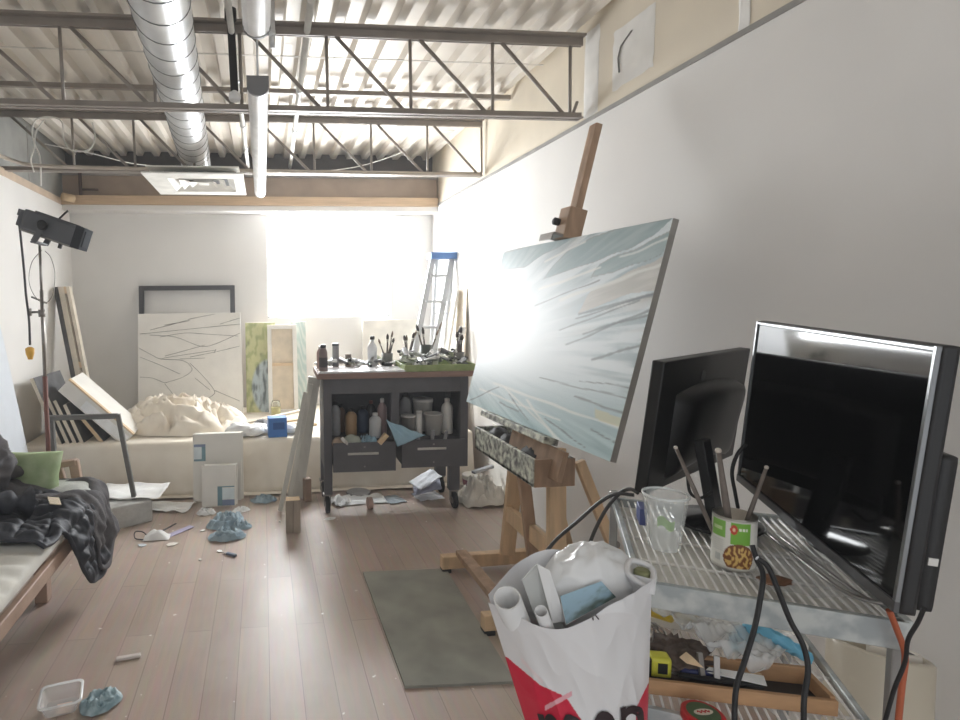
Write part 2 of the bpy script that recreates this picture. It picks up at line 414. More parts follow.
# white conduits along the roof
cnd = mat('white conduit', (222, 220, 214), .4)
def conduit(pts, r, label, m=cnd):
    t = thing('roof_conduit', label, 'conduit', pts[0], 'conduits under the roof')
    part(t, 'pipe', MB().tube(pts, r, 10), m)
    for f in (.35, .62, .8):
        if len(pts) > 2: continue
        p = V(pts[0]).lerp(V(pts[-1]), f); dd = (V(pts[-1])-V(pts[0])).normalized()
        part(t, 'clip', MB().tube([p-dd*.015, p+dd*.015], r*1.35, 10), galv)
conduit([at(311, 0, 'z', 2.84), at(290, 167, 'z', 2.80)], .018, 'white conduit to the right of the strip lights, under the deck')
conduit([at(224, -30, 'z', 2.80), at(248, 167, 'z', 2.72)], .016, 'white conduit between the duct and the strip lights')
conduit(curve_pts([(-1.80, 1.0, 2.50), (-1.80, 3.0, 2.50), (-1.79, 3.9, 2.50), (-1.72, 4.18, 2.47), (-1.5, 4.27, 2.452), (-.5, 4.285, 2.444), (1.70, 4.285, 2.432)], 6), .013, 'grey conduit bending round the left corner along the second joist', mat('grey conduit', (186, 176, 164), .45, metal=.3))
# loose white cables looped at the left
cab_w = mat('white cable', (226, 224, 218), .5)
pts = [at(x, y, 'y', 4.3-.003*i) for i, (x, y) in enumerate([(92, 122), (95, 138), (88, 150), (72, 150), (64, 140), (62, 122), (50, 117), (36, 120), (32, 132), (35, 145), (40, 158), (41, 186)])]
solo('white_cable', 'white cable looped over the conduit near the left wall', 'cable', MB().tube(curve_pts(pts, 6), .006, 6), cab_w)
pts = [at(x, y, 'y', 4.15) for x, y in [(44, 120), (36, 132), (34, 148), (31, 160), (34, 172)]]
solo('white_cable', 'short white cable end dangling at the left wall', 'cable', MB().tube(curve_pts(pts, 6), .005, 6), cab_w)
pts = [at(45, 144, 'y', 4.5), at(90, 153, 'y', 4.7), at(130, 163, 'y', 4.9), at(166, 167, 'y', 5.2)]
solo('grey_wire', 'thin grey wire running from left corner towards the duct', 'cable', MB().tube(curve_pts(pts, 6), .004, 6), cab_w)
pts = [at(455, 130, 'y', 4.6), at(420, 138, 'y', 4.9), at(402, 152, 'y', 5.1), at(360, 166, 'y', 5.3), at(312, 173, 'y', 5.4)]
solo('roof_wire', 'pale wire sagging under the roof near the right wall', 'cable', MB().tube(curve_pts(pts, 6), .004, 6), cab_w)
t = thing('roof_pipe_stub', 'rusty pipe stub with paper roll end in the left corner', 'pipe', (-1.72, 5.4, 2.41))
part(t, 'roll', MB().tube([(-1.78, 5.35, 2.44), (-1.70, 5.42, 2.43)], .035, 14), mat('cardboard roll', (196, 172, 140), .7))
part(t, 'pipe', MB().tube([(-1.66, 5.49, 2.45), (-1.66, 5.49, 2.70)], .016, 8).tube([(-1.66, 5.49, 2.53), (-1.5, 5.49, 2.53)], .01, 8), mat('rusty dark pipe', (74, 54, 48), .7))
# ------------------------------------------------------------------ left side: lamp on its stand
grey_p = mat('dark grey lamp paint', (92, 94, 98), .5, metal=.1)
blk = mat('black plastic', (30, 30, 32), .45)
chrome = mat('worn steel', (150, 146, 142), .35, metal=.8)
red_br = mat('reddish brown clamp', (122, 82, 74), .6)
sx, sy = at(46, 400, 'y', 3.6).x, 3.6
t = thing('light_stand', 'thin steel telescopic light stand behind the sofa', 'stand', (sx, sy, 0))
ztop = at(43, 250, 'y', 3.6).z
part(t, 'lower_pole', MB().tube([(sx, sy, .1), (sx, sy, 1.02)], .014, 10), red_br)
part(t, 'upper_pole', MB().tube([(sx, sy, .98), (sx+.004, sy, 1.55)], .0105, 10), chrome)
part(t, 'top_pole', MB().tube([(sx+.004, sy, 1.5), (sx+.006, sy, ztop+.03)], .008, 10), chrome)
zk = at(43, 312, 'y', 3.6).z
part(t, 'collar', MB().tube([(sx, sy, zk-.03), (sx, sy, zk+.015)], .02, 10), chrome)
part(t, 'clamp_knob', MB().tube([(sx, sy, zk), (sx-.055, sy-.01, zk)], .007, 8).lathe([(.006, 0), (.024, .003), (.024, .012), (.008, .016)], (sx-.055, sy-.01, zk), 10, (-1, -.1, 0)), chrome)
zk2 = at(45, 300, 'y', 3.6).z
part(t, 'tee_handle', MB().tube([(sx-.05, sy-.02, zk2+.02), (sx+.03, sy+.01, zk2-.02)], .006, 8), chrome)
for k in range(3):
    an = 2*PI*k/3+.5
    part(t, 'leg', MB().tube([(sx, sy, .34), (sx+.20*math.cos(an), sy+.24*math.sin(an), .012)], .010, 8), chrome)
# lamp body: a long boxy profile spot pointing down to the right
p0, p1 = at(24, 219, 'y', 3.6), at(88, 241, 'y', 3.6)
ax = (p1-p0); ln = ax.length; ax.normalize(); up = ax.cross(V((0, 1, 0))); up = -up if up.z < 0 else up
R = Matrix((ax, V((0, 1, 0)), up)).transposed()
mid = (p0+p1)/2
t = thing('stage_spotlight', 'dark grey boxy spotlight tilted on top of the thin stand', 'lamp', mid)
bx = lambda mb, x, y, z, a, b, c, bev=.004: mb.box(mid+R@V((x, y, z)), (a, b, c), R, bev)
part(t, 'body', bx(bx(MB(), -.01, 0, 0, ln*.86, .15, .125, .018), .0, 0, .066, ln*.7, .06, .012), grey_p)
part(t, 'lens_hood', bx(bx(MB(), ln*.40, 0, 0, ln*.14, .165, .135, .006), ln*.46, 0, .0, .02, .12, .1), mat('light grey hood', (62, 64, 68), .95, spec=.1))
part(t, 'lamp_cap', bx(bx(MB(), -ln*.47, 0, .0, .05, .12, .10, .01), -ln*.52, 0, .03, .05, .07, .04), grey_p)
part(t, 'cooling_lid', bx(MB(), -.02, 0, -.066, ln*.8, .12, .012), mat('pale lamp underside', (140, 138, 132), .5, metal=.3))
part(t, 'shutter_knob', bx(MB(), .05, .0, -.085, .02, .02, .03), blk)
part(t, 'shutter_lever', MB().tube([mid+R@V((-.01, 0, .06)), mid+R@V((.03, 0, .135))], .006, 6), blk)
yk = mid+R@V((-.045, 0, 0))
a = MB(); base = V((sx+.006, sy, ztop+.02))
for s in (-1, 1):
    a.beam(yk+V((0, s*.09, 0)), V((base.x, sy+s*.09, base.z+.02)), .012, .035, (1, 0, 0), .003)
a.beam((base.x, sy-.095, base.z+.02), (base.x, sy+.095, base.z+.02), .035, .012, (0, 0, 1), .003)
part(t, 'yoke', a, grey_p)
part(t, 'yoke_knob', MB().lathe([(.03, 0), (.03, .02), (.022, .028)], yk+V((0, -.095, 0)), 14, (0, -1, 0)), blk)
cp = [at(x, y, 'y', 3.55) for x, y in [(19, 222), (21, 240), (24, 270), (26, 295), (29, 320), (30, 345)]]
c = part(t, 'power_cord', MB().tube(curve_pts(cp, 6), .007, 7), mat('dark grey rubber', (70, 70, 72), .6))
pl = at(30, 352, 'y', 3.55)
part(t, 'plug', MB().lathe([(.012, .03), (.026, .02), (.024, -.01), (.016, -.035), (.014, -.045)], pl, 12), mat('yellow plug', (236, 184, 84), .5), under=c, label='yellow plug')
lp = [at(x, y, 'y', 3.58) for x, y in [(42, 250), (32, 262), (29, 280), (34, 295), (44, 303), (52, 296), (55, 275), (51, 258), (45, 251)]]
part(t, 'safety_wire', MB().tube(curve_pts(lp, 6), .0025, 5), chrome)

# grey steel tube frame behind the foam slab
t = thing('steel_trestle', 'grey steel tube frame standing before the leaning canvases', 'trestle', (-1.2, 3.85, 0))
gs = mat('grey painted tube', (118, 118, 116), .5, metal=.4)
ya = 3.80
A, B = at(50, 418, 'y', ya), at(118, 417, 'y', ya); B.z = A.z; D = V((-.86, ya, .0))
pts = [A, B-V((.05, 0, 0)), B-V((.012, 0, .012)), B.lerp(D, .1), D]
part(t, 'top_bar', MB().beam(A, B, .03, .034, (0, 0, 1), .005), gs)
part(t, 'leg', MB().beam(B+V((0, 0, .012)), D, .03, .03, (0, 1, 0), .005), gs)
part(t, 'leg', MB().beam(A+V((.01, 0, .012)), (A.x+.02, ya, 0), .03, .03, (0, 1, 0), .005), gs)

# ------------------------------------------------------------------ canvases stacked in the left corner
ZP = .405
cv_edge = mat('raw canvas edge', (222, 212, 196), .8, var=.05)
cv_white = mat('primed white canvas', (232, 229, 222), .75, var=.02)
cv_dark = mat('dark grey painted canvas', (98, 98, 100), .7, var=.12)
strw = mat('pine stretcher', (214, 188, 152), .65, var=.05)
def panel(name, label, a, b, up, th, nrm_mat, edge_mat, back=False, cat='canvas', group=None, face='painted_face'):
    """canvas whose lower edge runs a->b, with side vector up; depth th away from the face"""
    a, b, up = V(a), V(b), V(up); n = (b-a).cross(up).normalized()
    t = thing(name, label, cat, (a+b)/2, group)
    part(t, 'stretcher_frame' if back else 'stretcher', MB().prism([a, b, b+up, a+up], -n*th), edge_mat)
    e = .004
    u, w = up.normalized(), (b-a).normalized()
    part(t, face, MB().prism([a+w*e+u*e+n*.0004, b-w*e+u*e+n*.0004, b-w*e+up-u*e+n*.0004, a+w*e+up-u*e+n*.0004], n*.0012), nrm_mat)
    return t
# tall pale frame leaning in the corner, rails and a recessed back
q = [at(52, 287, 'y', 5.2), at(68, 288, 'y', 5.12), at(90, 392, 'y', 4.95), at(70, 392, 'y', 5.02)]
def tall_canvas():
    TL, TR = at(53, 287, 'y', 5.22), at(69, 288, 'y', 5.10); BL, BR = at(79, 418, 'y', 5.0), at(95, 418, 'y', 4.92)
    TR.z = TL.z
    ul, ur = TL-BL, TR-BR
    k = (BL.z-ZP-.004)/ul.z; BL -= ul*k; BR -= ur*((BR.z-ZP-.004)/ur.z)
    n = (BR-BL).cross(TL-BL).normalized(); n = n if n.y > 0 else -n
    t = thing('tall_canvas', 'tall narrow stretched canvas leaning on edge in the left corner', 'canvas', (BL+BR)/2)
    def strip(a, b, f0=0, f1=1, o=0, th=.03):
        p, q, r_, s_ = BL.lerp(BR, a), BL.lerp(BR, b), TL.lerp(TR, b), TL.lerp(TR, a)
        return [p.lerp(s_, f0)+n*o, q.lerp(r_, f0)+n*o, q.lerp(r_, f1)+n*o, p.lerp(s_, f1)+n*o], n*th
    part(t, 'canvas_edge', MB().prism(*strip(0, .28)), cv_dark)
    part(t, 'stretcher_bar', MB().prism(*strip(.30, .66)), cv_edge)
    part(t, 'stretcher_bar', MB().prism(*strip(.80, 1)), cv_edge)
    part(t, 'cross_bar', MB().prism(*strip(.66, .80, .95, 1)).prism(*strip(.66, .80, .42, .46)), strw)
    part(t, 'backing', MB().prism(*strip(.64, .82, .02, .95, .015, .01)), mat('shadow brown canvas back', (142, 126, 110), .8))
tall_canvas()
# canvases on edge, leaning left, dark faces
labs = ['leftmost dark canvas leaning on edge under the grey corner board', 'second dark canvas on edge, counted from left wall',
        'third dark canvas on edge in the corner row', 'fourth dark canvas on edge in the corner row', 'dark canvas on edge right beside the tilted white box canvas']
for k, (tx, ty, bx_, by) in enumerate(((33, 378, 62, 446), (48, 396, 70, 448), (56, 400, 77, 448), (66, 404, 84, 447), (82, 416, 104, 448))):
    Y = 4.36+.01*k
    T, Bm = at(tx, ty, 'y', Y), at(bx_, by, 'y', Y)
    Bm.z = ZP; T = T
    u = T-Bm; dv = V((.02, .50, 0)); n = u.cross(dv).normalized()
    if n.x < 0: n = -n
    t = thing('stacked_canvas', labs[k], 'canvas', Bm, 'canvases on edge in the left corner')
    part(t, 'stretcher', MB().prism([Bm, Bm+dv, Bm+dv+u, Bm+u], -n*.026), strw if k == 4 else cv_edge)
    part(t, 'painted_face', MB().prism([Bm+n*.0005, Bm+dv+n*.0005, Bm+dv+u+n*.0005, Bm+u+n*.0005], n*.0015), cv_dark)
# white deep box canvas tilted across
T0, T1 = at(58, 391, 'y', 4.40), at(70, 375, 'y', 4.62)
B0, B1 = at(123, 446, 'y', 4.40), at(139, 440, 'y', 4.62)
t = thing('box_canvas', 'white deep edged box canvas tilted over the row of dark canvases', 'canvas', B0)
nn = (B0-T0).cross(T1-T0).normalized(); nn = nn if nn.z > 0 else -nn
T1 = T0+V((.01, .32, .02)); B1 = B0+V((.01, .32, .02))
nn = (B0-T0).cross(T1-T0).normalized(); nn = nn if nn.z > 0 else -nn
d = nn*.115
part(t, 'canvas_wrap', MB().prism([T0, B0, B0+d, T0+d], (T1-T0)), cv_white)
part(t, 'wood_edge', MB().prism([T0+d*1.001, B0+d*1.001, B0+d*1.001+nn*.012, T0+d*1.001+nn*.012], (T1-T0)*.10), strw)
part(t, 'tape_strip', MB().prism([T0.lerp(B0, .32)+d*.75-V((0, .002, 0)), T0.lerp(B0, .98)+d*.75-V((0, .002, 0)), T0.lerp(B0, .98)+d*.1-V((0, .002, 0)), T0.lerp(B0, .32)+d*.1-V((0, .002, 0))], (0, .0015, 0)), mat('white tape', (248, 248, 246), .5))
# translucent plastic sheet leaning at the far left wall
solo('plastic_sheet', 'bluish white plastic sheet leaning against the left wall behind sofa', 'sheet',
     MB().slab([(-1.66, 3.22, .004), (-1.64, 4.16, .004), (-1.795, 4.03, 1.36), (-1.80, 3.22, 1.36)], .006), mat('bluish white plastic', (224, 230, 238), .25, var=.02))

# ------------------------------------------------------------------ sofa bed
sofa_w = mat('brown varnished wood', (172, 146, 128), .5, var=.1, scale=6)
matt = mat('pale quilted mattress', (224, 222, 215), .85, var=.03, bump=.3, scale=16)
t = thing('sofa_bed', 'low wooden sofa bed with pale mattress along the left wall', 'sofa', (-1.3, 2.2, 0))
EX = -.905
a = MB(); a.lo(EX-.028, EX, .6, 3.12, .315, .375, .006); a.lo(-1.74, -1.71, .6, 3.12, .315, .375, .006); a.lo(-1.74, EX, .6, .63, .315, .375, .006); a.lo(-1.74, EX, 3.09, 3.12, .315, .375, .006)
part(t, 'seat_rail', a, sofa_w)
for x, y in ((EX-.20, 2.80), (-1.70, 3.05), (EX-.03, .7), (-1.70, .7)):
    part(t, 'leg', MB().lo(x-.03, x+.03, y-.03, y+.03, 0, .33, .005), sofa_w)
def matf(y0, y1):
    def fn(u, v):
        # cushion cross-section swept along y with shallow quilting
        s = u*4; w = .80; h = .075
        an = 2*PI*u; cx = math.copysign(abs(math.cos(an))**.22, math.cos(an)); cz = math.copysign(abs(math.sin(an))**.5, math.sin(an))
        y = y0+(y1-y0)*v
        z = .43+h*.5*cz*2*.5 + (.006*math.sin(y*62+noise.noise(V((cx*2, y*3, 0)))*2) if cz > .5 else 0)
        if v < .001 or v > .999: cx *= .97
        return V((-1.305+cx*w*.5, y, z))
    return fn
part(t, 'mattress', MB().grid(36, 120, matf(.62, 3.06), closeu=True), matt)
# backrest along the wall and wooden arm at the far end
a = MB()
for z in (.56, .72): a.lo(-1.785, -1.76, .6, 3.12, z, z+.06, .006)
part(t, 'back_rail', a, sofa_w)
ax0 = at(68, 466, 'y', 3.14); ax1 = at(81, 466, 'y', 3.14)
def arm(y):
    a = MB(); zt = .60
    a.beam((-1.70, y, .56), (-1.16, y, zt-.02), .05, .03, (0, 0, 1), .006)
    a.beam((-1.17, y, zt-.02), (-1.03, y, zt), .05, .032, (0, 0, 1), .006)
    a.beam((-1.045, y, zt+.008), (-1.005, y, .3), .05, .036, (0, 1, 0), .006)
    a.beam((-1.135, y, zt), (-1.06, y, .3), .04, .03, (0, 1, 0), .006)
    return a
part(t, 'armrest', arm(3.14), sofa_w)
pk = at(15, 440, 'y', 3.3)
part(t, 'back_post', MB().beam((-1.69, 3.16, .3), (-1.775, 3.16, .92), .05, .03, (0, 1, 0), .006), mat('pale varnished wood', (190, 150, 112), .5))
# cushions
def cushion(name, label, c, size, rot, m, seed=1, tilt=0, cat='cushion'):
    c = V(c); Rm = rz(rot) @ Matrix.Rotation(tilt, 3, 'X')
    def fn(u, v):
        a, b = 2*u-1, 2*v-1
        return a, b
    mb = MB()
    for s in (1, -1):
        def f2(u, v, s=s):
            a, b = 2*u-1, 2*v-1
            e = max(0, (1-a**4)*(1-b**4))**.5
            w = 1-.06*(1-abs(a))*abs(b)**3-.06*(1-abs(b))*abs(a)**3
            z = s*size[2]/2*e*(1+.16*noise.noise(V((a*2.5, b*2.5, seed+s))))
            return c + Rm @ V((a*size[0]/2*w, b*size[1]/2*w, z))
        mb.grid(16, 16, f2)
    bmesh.ops.remove_doubles(mb.bm, verts=mb.bm.verts[:], dist=1e-5)
    return solo(name, label, cat, mb, m)
gr = fl(48, 468, .56)
cushion('green_cushion', 'green cushion standing at the far end of the sofa bed', (-1.24, 2.98, .585), (.38, .24, .13), -.1, mat('green fabric', (150, 170, 126), .85, var=.08, scale=14, col2=(182, 196, 160)), 2, 1.25)
cushion('grey_cushion', 'pale grey cushion under the jacket at the sofa end', (-1.06, 2.97, .46), (.36, .3, .14), .1, mat('light grey fabric', (188, 190, 186), .85, var=.04), 4, .0)

# jackets heaped on the sofa
nav = mat('black quilted nylon', (54, 56, 63), .6, var=.1, scale=30, bump=.25, spec=.45)
gryh = mat('dark grey fleece', (92, 90, 92), .9, var=.08, scale=20, bump=.2)
blu = mat('blue cloth', (86, 116, 152), .8, var=.06)
def drape(y0, y1, x0, drop, lift, seed, quilt=0, nu=60, nv=60, off=0, flare=.05, th=.03):
    """cloth lying over the mattress from x0 to the sofa edge and hanging down over it"""
    def fn(u, v, o=0):
        y = y0+(y1-y0)*v
        L1 = EX-x0; L = L1+drop(v)
        s = u*L
        wob = .05*fbm(V((s*4, y*3.2, seed)))
        if s < L1-.06:
            x = x0+s; k = s/(L1-.06)
            z = .505+off + lift*max(0, (1-k*1.05))**1.2*(1+.6*noise.noise(V((y*3, k*2, seed))))
            n = V((0, 0, 1))
        else:
            a = min(1, (s-L1+.06)/.16)*PI/2; d = max(0, s-L1-.10)
            x = EX-.06+.10*math.sin(a)+flare*min(1, d*3)+off; z = .505+off-.10*(1-math.cos(a))-d
            n = V((math.sin(a), 0, math.cos(a)))
        def rg(f1, f2, sd, w): return 1-math.sqrt((2*noise.noise(V((s*f1+w*y+sd, y*f2-w*s, sd*1.7))))**2+.002)
        fold = .034*rg(2.6, 4.5, seed, .8) + .030*rg(6, 10, seed+3, 3) + .014*rg(13, 19, seed+6, 5) - .040 + .4*wob
        q = 0
        if quilt:
            q = -.013*math.exp(-((((s+.15*y+.02*noise.noise(V((s*3, y*6, 1))))*quilt) % 1)-.5)**2/.006)
        edge = smooth(0, .06, min(u, 1-u, v, 1-v)*1.0)
        p = V((x, y+.03*noise.noise(V((s*3, y*2, seed+4))), z)) + n*((fold+q)*edge+o)
        return p
    return MB().grid(nu, nv, fn)
def solidify(o, th):
    md = o.modifiers.new('thickness', 'SOLIDIFY'); md.thickness = th; md.offset = 0
    return o
t = thing('quilted_jacket', 'black quilted jacket draped over the sofa edge', 'jacket', (EX-.1, 2.55, .2))
o = part(t, 'body', drape(2.30, 2.88, -1.62, lambda v: .02+.36*smooth(.28, .62, v)+.02*math.sin(v*9), .13, 3, 9, 120, 110), nav); solidify(o, .018)
tg = at(53, 494, 'x', -.98)
part(t, 'patch_label', MB().box((-.965, 2.62, .562), (.05, .07, .004), Matrix.Rotation(.35, 3, 'Y') @ rz(.5), 0), mat('beige patch', (206, 192, 168), .8), label='beige patch label on the jacket')
o = part(t, 'sleeve', MB().tube(curve_pts([(-1.60, 2.30, .60), (-1.42, 2.38, .635), (-1.22, 2.45, .62), (-1.06, 2.58, .575)], 8), [.05+.018*math.sin(k*1.9)+.012*math.sin(k*.8) for k in range(25)], 14), nav)
o = solo('grey_fleece', 'dark grey fleece hanging behind the black quilted jacket', 'clothing', drape(2.74, 3.06, -1.45, lambda v: .35+.04*math.sin(v*5), .10, 9, 0, 60, 30, off=.012, flare=.06), gryh); solidify(o, .014)
mb = MB().blob((-1.47, 2.80, .66), (.22, .24, .17), 5, .34, 1.7, 110, 60, .6)
solo('dark_sweater', 'crumpled dark grey sweater piled on top at the photo edge', 'clothing', mb, gryh)
mb = MB().blob((-1.50, 2.40, .60), (.12, .10, .045), 8, .3, 2, 50, 30, .6)
solo('blue_shirt', 'light blue shirt showing between the dark clothes', 'clothing', mb, blu)
mb = MB().lo(-1.50, -1.26, 1.93, 2.03, .468, .50, .012)
solo('blue_book', 'teal blue notebook under the jacket on the mattress', 'book', mb, mat('teal blue cover', (74, 120, 148), .6))

# ------------------------------------------------------------------ foam slab and papers beside the sofa
foam = mat('pale grey foam', (190, 190, 186), .9, var=.04, bump=.25, scale=30)
a0, a1, a2 = V((-.765, 3.76, 0)), V((-1.10, 3.56, 0)), None
dx = (a1-a0).normalized(); dyv = V((-dx.y, dx.x, 0)); dyv = dyv if dyv.y > 0 else -dyv
Rf = Matrix((dx, dyv, V((0, 0, 1)))).transposed()
solo('foam_slab', 'thick pale grey foam slab on the floor beyond the sofa', 'foam block', MB().box(a0+dx*.30+dyv*.20+V((0, 0, .075)), (.62, .38, .15), Rf, .012), foam)
paper = mat('white paper', (240, 240, 238), .8, var=.015)
def sheet(name, label, c, sx, sy, rot, seed, curl=.015, m=paper, cat='paper', group=None, tilt=(0, 0)):
    c = V(c); R = rz(rot)
    def fn(u, v):
        x, y = (u-.5)*sx, (v-.5)*sy
        z = .003+curl*(abs(fbm(V((u*2.2, v*2.2, seed*3.1)), 3))*2) + tilt[0]*(u)*1.0 + tilt[1]*v
        return c + R @ V((x, y, z))
    o = solo(name, label, cat, MB().grid(14, 14, fn), m, group); solidify(o, .0015); return o
sheet('paper_sheet', 'large white paper sheet lying on the foam slab', (-.93, 3.93, .155), .46, .32, -.1, 3, .03)
sheet('paper_sheet', 'white paper sheet sliding off the foam slab onto the floor', (-.70, 4.02, 0), .34, .2, -.25, 8, .03)
sheet('paper_sheet', 'small folded white paper on the cushion end of the foam slab', (-1.13, 3.72, .155), .16, .16, .4, 11, .05)
# ------------------------------------------------------------------ platform under drop cloth
drop = mat('canvas drop cloth', (222, 211, 194), .9, var=.05, scale=5, bump=.15, col2=(236, 228, 214))
t = thing('platform', 'low wide platform wrapped in beige canvas drop cloth by back wall', 'platform', (0, 4.95, 0))
part(t, 'deck_boards', MB().lo(XL+.03, 1.60, 4.30, 5.66, .02, ZP-.012), lumber)
def skirt(u, v):
    # hangs from the back edge of the top over the front edge and onto the floor
    x = XL+.02+(1.64-XL)*u
    L = 1.36+.41+.10; s = v*L
    f = .022*fbm(V((x*2.4, s*1.2, 2)), 4)+.012*abs(noise.noise(V((x*5, s*3, 7))))
    if s < 1.34: return V((x, 5.66-s, ZP+.002+max(-.001, f*.25)))
    if s < 1.38:
        a = (s-1.34)/.04*PI/2; return V((x, 4.32-.025*math.sin(a), ZP+.002-.025*(1-math.cos(a))))
    if s < 1.74:
        d = (s-1.38)/.36; return V((x, 4.295-.05*d-(f+.01)*1.5*d, (ZP-.023)*(1-d)+.012*d))
    d = (s-1.74); return V((x, 4.245-d*.6-.02*fbm(V((x*3, 0, 3))), .012+max(0, f)*.6))
part(t, 'drop_cloth', MB().grid(150, 90, skirt), drop)
# crumpled cloth heap in front of the drawing canvas
def heap(u, v):
    an = 2*PI*u; r = v
    x, y = math.cos(an)*r, math.sin(an)*r
    prof = max(0, 1-r**2)
    p = V((x*2.0, y*2.0, 1.3))
    warp = V((noise.noise(p*1.3), noise.noise(p*1.3+V((9, 3, 1))), 0))
    ridge = 1-math.sqrt((2*noise.noise(V((x*1.5+y*1.1+warp.x*1.6, y*2.6+warp.y*1.2, 4))))**2+.004)
    ridge2 = 1-math.sqrt((2*noise.noise(V((x*3.2+y*2-warp.y*2, y*5.2+warp.x*2, 9))))**2+.006)
    h = .27*prof**.5*(.30+.68*ridge)+.035*ridge2*prof**.5
    w = 1+.14*noise.noise(V((math.cos(an)*1.5, math.sin(an)*1.5, 3)))
    return V((-.68+x*.54*w, 4.86+y*.38*w, ZP+.008+h*(1-.25*x)))
o = solo('cloth_heap', 'crumpled beige canvas cloth heaped in front of the line drawing', 'cloth', MB().grid(110, 46, heap, closeu=True), drop)
# ------------------------------------------------------------------ pictures against the back wall
fr_b = mat('charcoal frame', (64, 63, 66), .5)
x0, x1 = at(138, 286, 'y', 5.6).x, at(234.5, 286, 'y', 5.6).x
zt = at(180, 285.5, 'y', 5.6).z
t = thing('picture_frame', 'empty charcoal picture frame behind the line drawing canvas', 'frame', ((x0+x1)/2, 5.55, ZP))
bt, tp = 5.46, 5.63
def fy(z): return bt+(tp-bt)*(z-ZP)/(zt-ZP)
w = .046
def fbar(a, b, c, d):
    return MB().prism([(a, fy(c), c), (b, fy(c), c), (b, fy(d), d), (a, fy(d), d)], (0, .035, 0))
part(t, 'top_rail', fbar(x0, x1, zt-w, zt), fr_b); part(t, 'bottom_rail', fbar(x0, x1, ZP, ZP+w), fr_b)
part(t, 'side_rail', fbar(x0, x0+w, ZP+w, zt-w), fr_b); part(t, 'side_rail', fbar(x1-w, x1, ZP+w, zt-w), fr_b)
# white canvas with an abstract line drawing
DB, DT = 5.25, 5.45
tl, tr = at(138, 314, 'y', DT), at(240, 313, 'y', DT)
zt = tl.z; bl = V((at(138, 410, 'y', DB).x, DB, ZP)); brr = V((at(243.5, 420, 'y', DB).x, DB, ZP)); tr.z = zt
tr = V((tr.x, DT, zt)); tl = V((tl.x, DT, zt))
t = thing('drawing_canvas', 'square white canvas with loose black line drawing, behind the cloth heap', 'canvas', (bl+brr)/2)
part(t, 'canvas', MB().prism([bl, brr, tr, tl], (0, .035, 0)), cv_white)
ink = mat('thin ink line', (92, 88, 84), .8)
def onq(px, py):
    # photo position -> point on the drawing
    n = (brr-bl).cross(tl-bl).normalized(); d = RT*((px-PX)/FOC)+DN*((py-PY)/FOC)+FW
    return CP+d*((bl-CP).dot(n)/d.dot(n))-V((0, .002, 0))
lines = [[(188, 320), (170, 325), (150, 330)], [(215, 314), (190, 319), (188, 321), (165, 325)], [(240, 318), (220, 324)], [(140, 334), (180, 330), (240, 324)],
         [(150, 335), (175, 337), (200, 346), (215, 344), (240, 333)], [(160, 337), (185, 333), (205, 334), (238, 336)], [(205, 345), (180, 352), (165, 356)],
         [(139, 348), (152, 355), (161, 359), (180, 360), (188, 363)], [(161, 359), (170, 357), (216, 350)], [(216, 349), (214, 353)],
         [(188, 363), (192, 370), (183, 377), (165, 383)], [(140, 377), (152, 378), (165, 383)], [(190, 363), (204, 377), (214, 390), (213, 395), (203, 399), (180, 396)],
         [(214, 390), (228, 396), (240, 401)], [(165, 384), (172, 393), (174, 400)], [(140, 357), (160, 365), (180, 374)], [(195, 378), (210, 390)], [(205, 358), (180, 359)], [(240, 346), (215, 352), (190, 357)]]
a = MB()
for ln_ in lines:
    p = curve_pts([onq(*q) for q in ln_], 5)
    a.tube(p, [.0016+.0014*abs(noise.noise(V((i*.3, ln_[0][0], 0)))) for i in range(len(p))], 5)
part(t, 'drawn_lines', a, ink, label='loose black drawn lines')
# abstract paintings in the corner beside the drawing
def artface(name, label, pxs, Y0, Y1, colfn, th=.03, edge=cv_edge, n=(40, 60)):
    (x0, y0), (x1, y1) = pxs
    a, b = at(x0, (y0+y1)/2, 'y', (Y0+Y1)/2).x, at(x1, (y0+y1)/2, 'y', (Y0+Y1)/2).x
    zt = at(x0, y0, 'y', Y1).z
    t = thing(name, label, 'painting', ((a+b)/2, Y0, ZP))
    part(t, 'stretcher', MB().prism([(a, Y0+.002, ZP), (b, Y0+.002, ZP), (b, Y1+.002, zt), (a, Y1+.002, zt)], (0, th, 0)), edge)
    part(t, 'painted_face', MB().grid(n[0], n[1], lambda u, v: V((a+(b-a)*u, Y0+(Y1-Y0)*v, ZP+(zt-ZP)*v)), col=colfn), colmat('matt paint', .6, .3))
    return t, a, b, zt
def art_green(u, v):
    n = fbm(V((u*5+v*3, v*6, 2))); s = math.sin((u*2.2-v*4+n*1.5)*5)
    c = mix((196, 196, 150), (166, 172, 124), smooth(-.4, .8, s))
    c = mix(c, (120, 124, 104), smooth(.28, .5, abs(n)+.12*s))
    e = ((u-.75)/.55)**2+((v-.28)/.30)**2
    if e < 1.2: c = mix(c, mix((184, 196, 200), (104, 112, 116), smooth(-.1, .3, fbm(V((u*9, v*9, 7))))), smooth(1.2, .9, e))
    return lin(c)
artface('green_painting', 'olive and grey abstract painting left of the reversed canvas', ((246, 323), (276, 418)), 5.38, 5.50, art_green)
def art_teal(u, v):
    s = math.sin((v*3+u*1.3+.4*fbm(V((u*3, v*3, 5))))*14)
    return lin(mix((180, 198, 194), (206, 214, 208), smooth(-.3, .9, s)))
artface('teal_painting', 'pale teal striped painting right of the reversed canvas', ((292, 322), (306.5, 418)), 5.40, 5.52, art_teal)
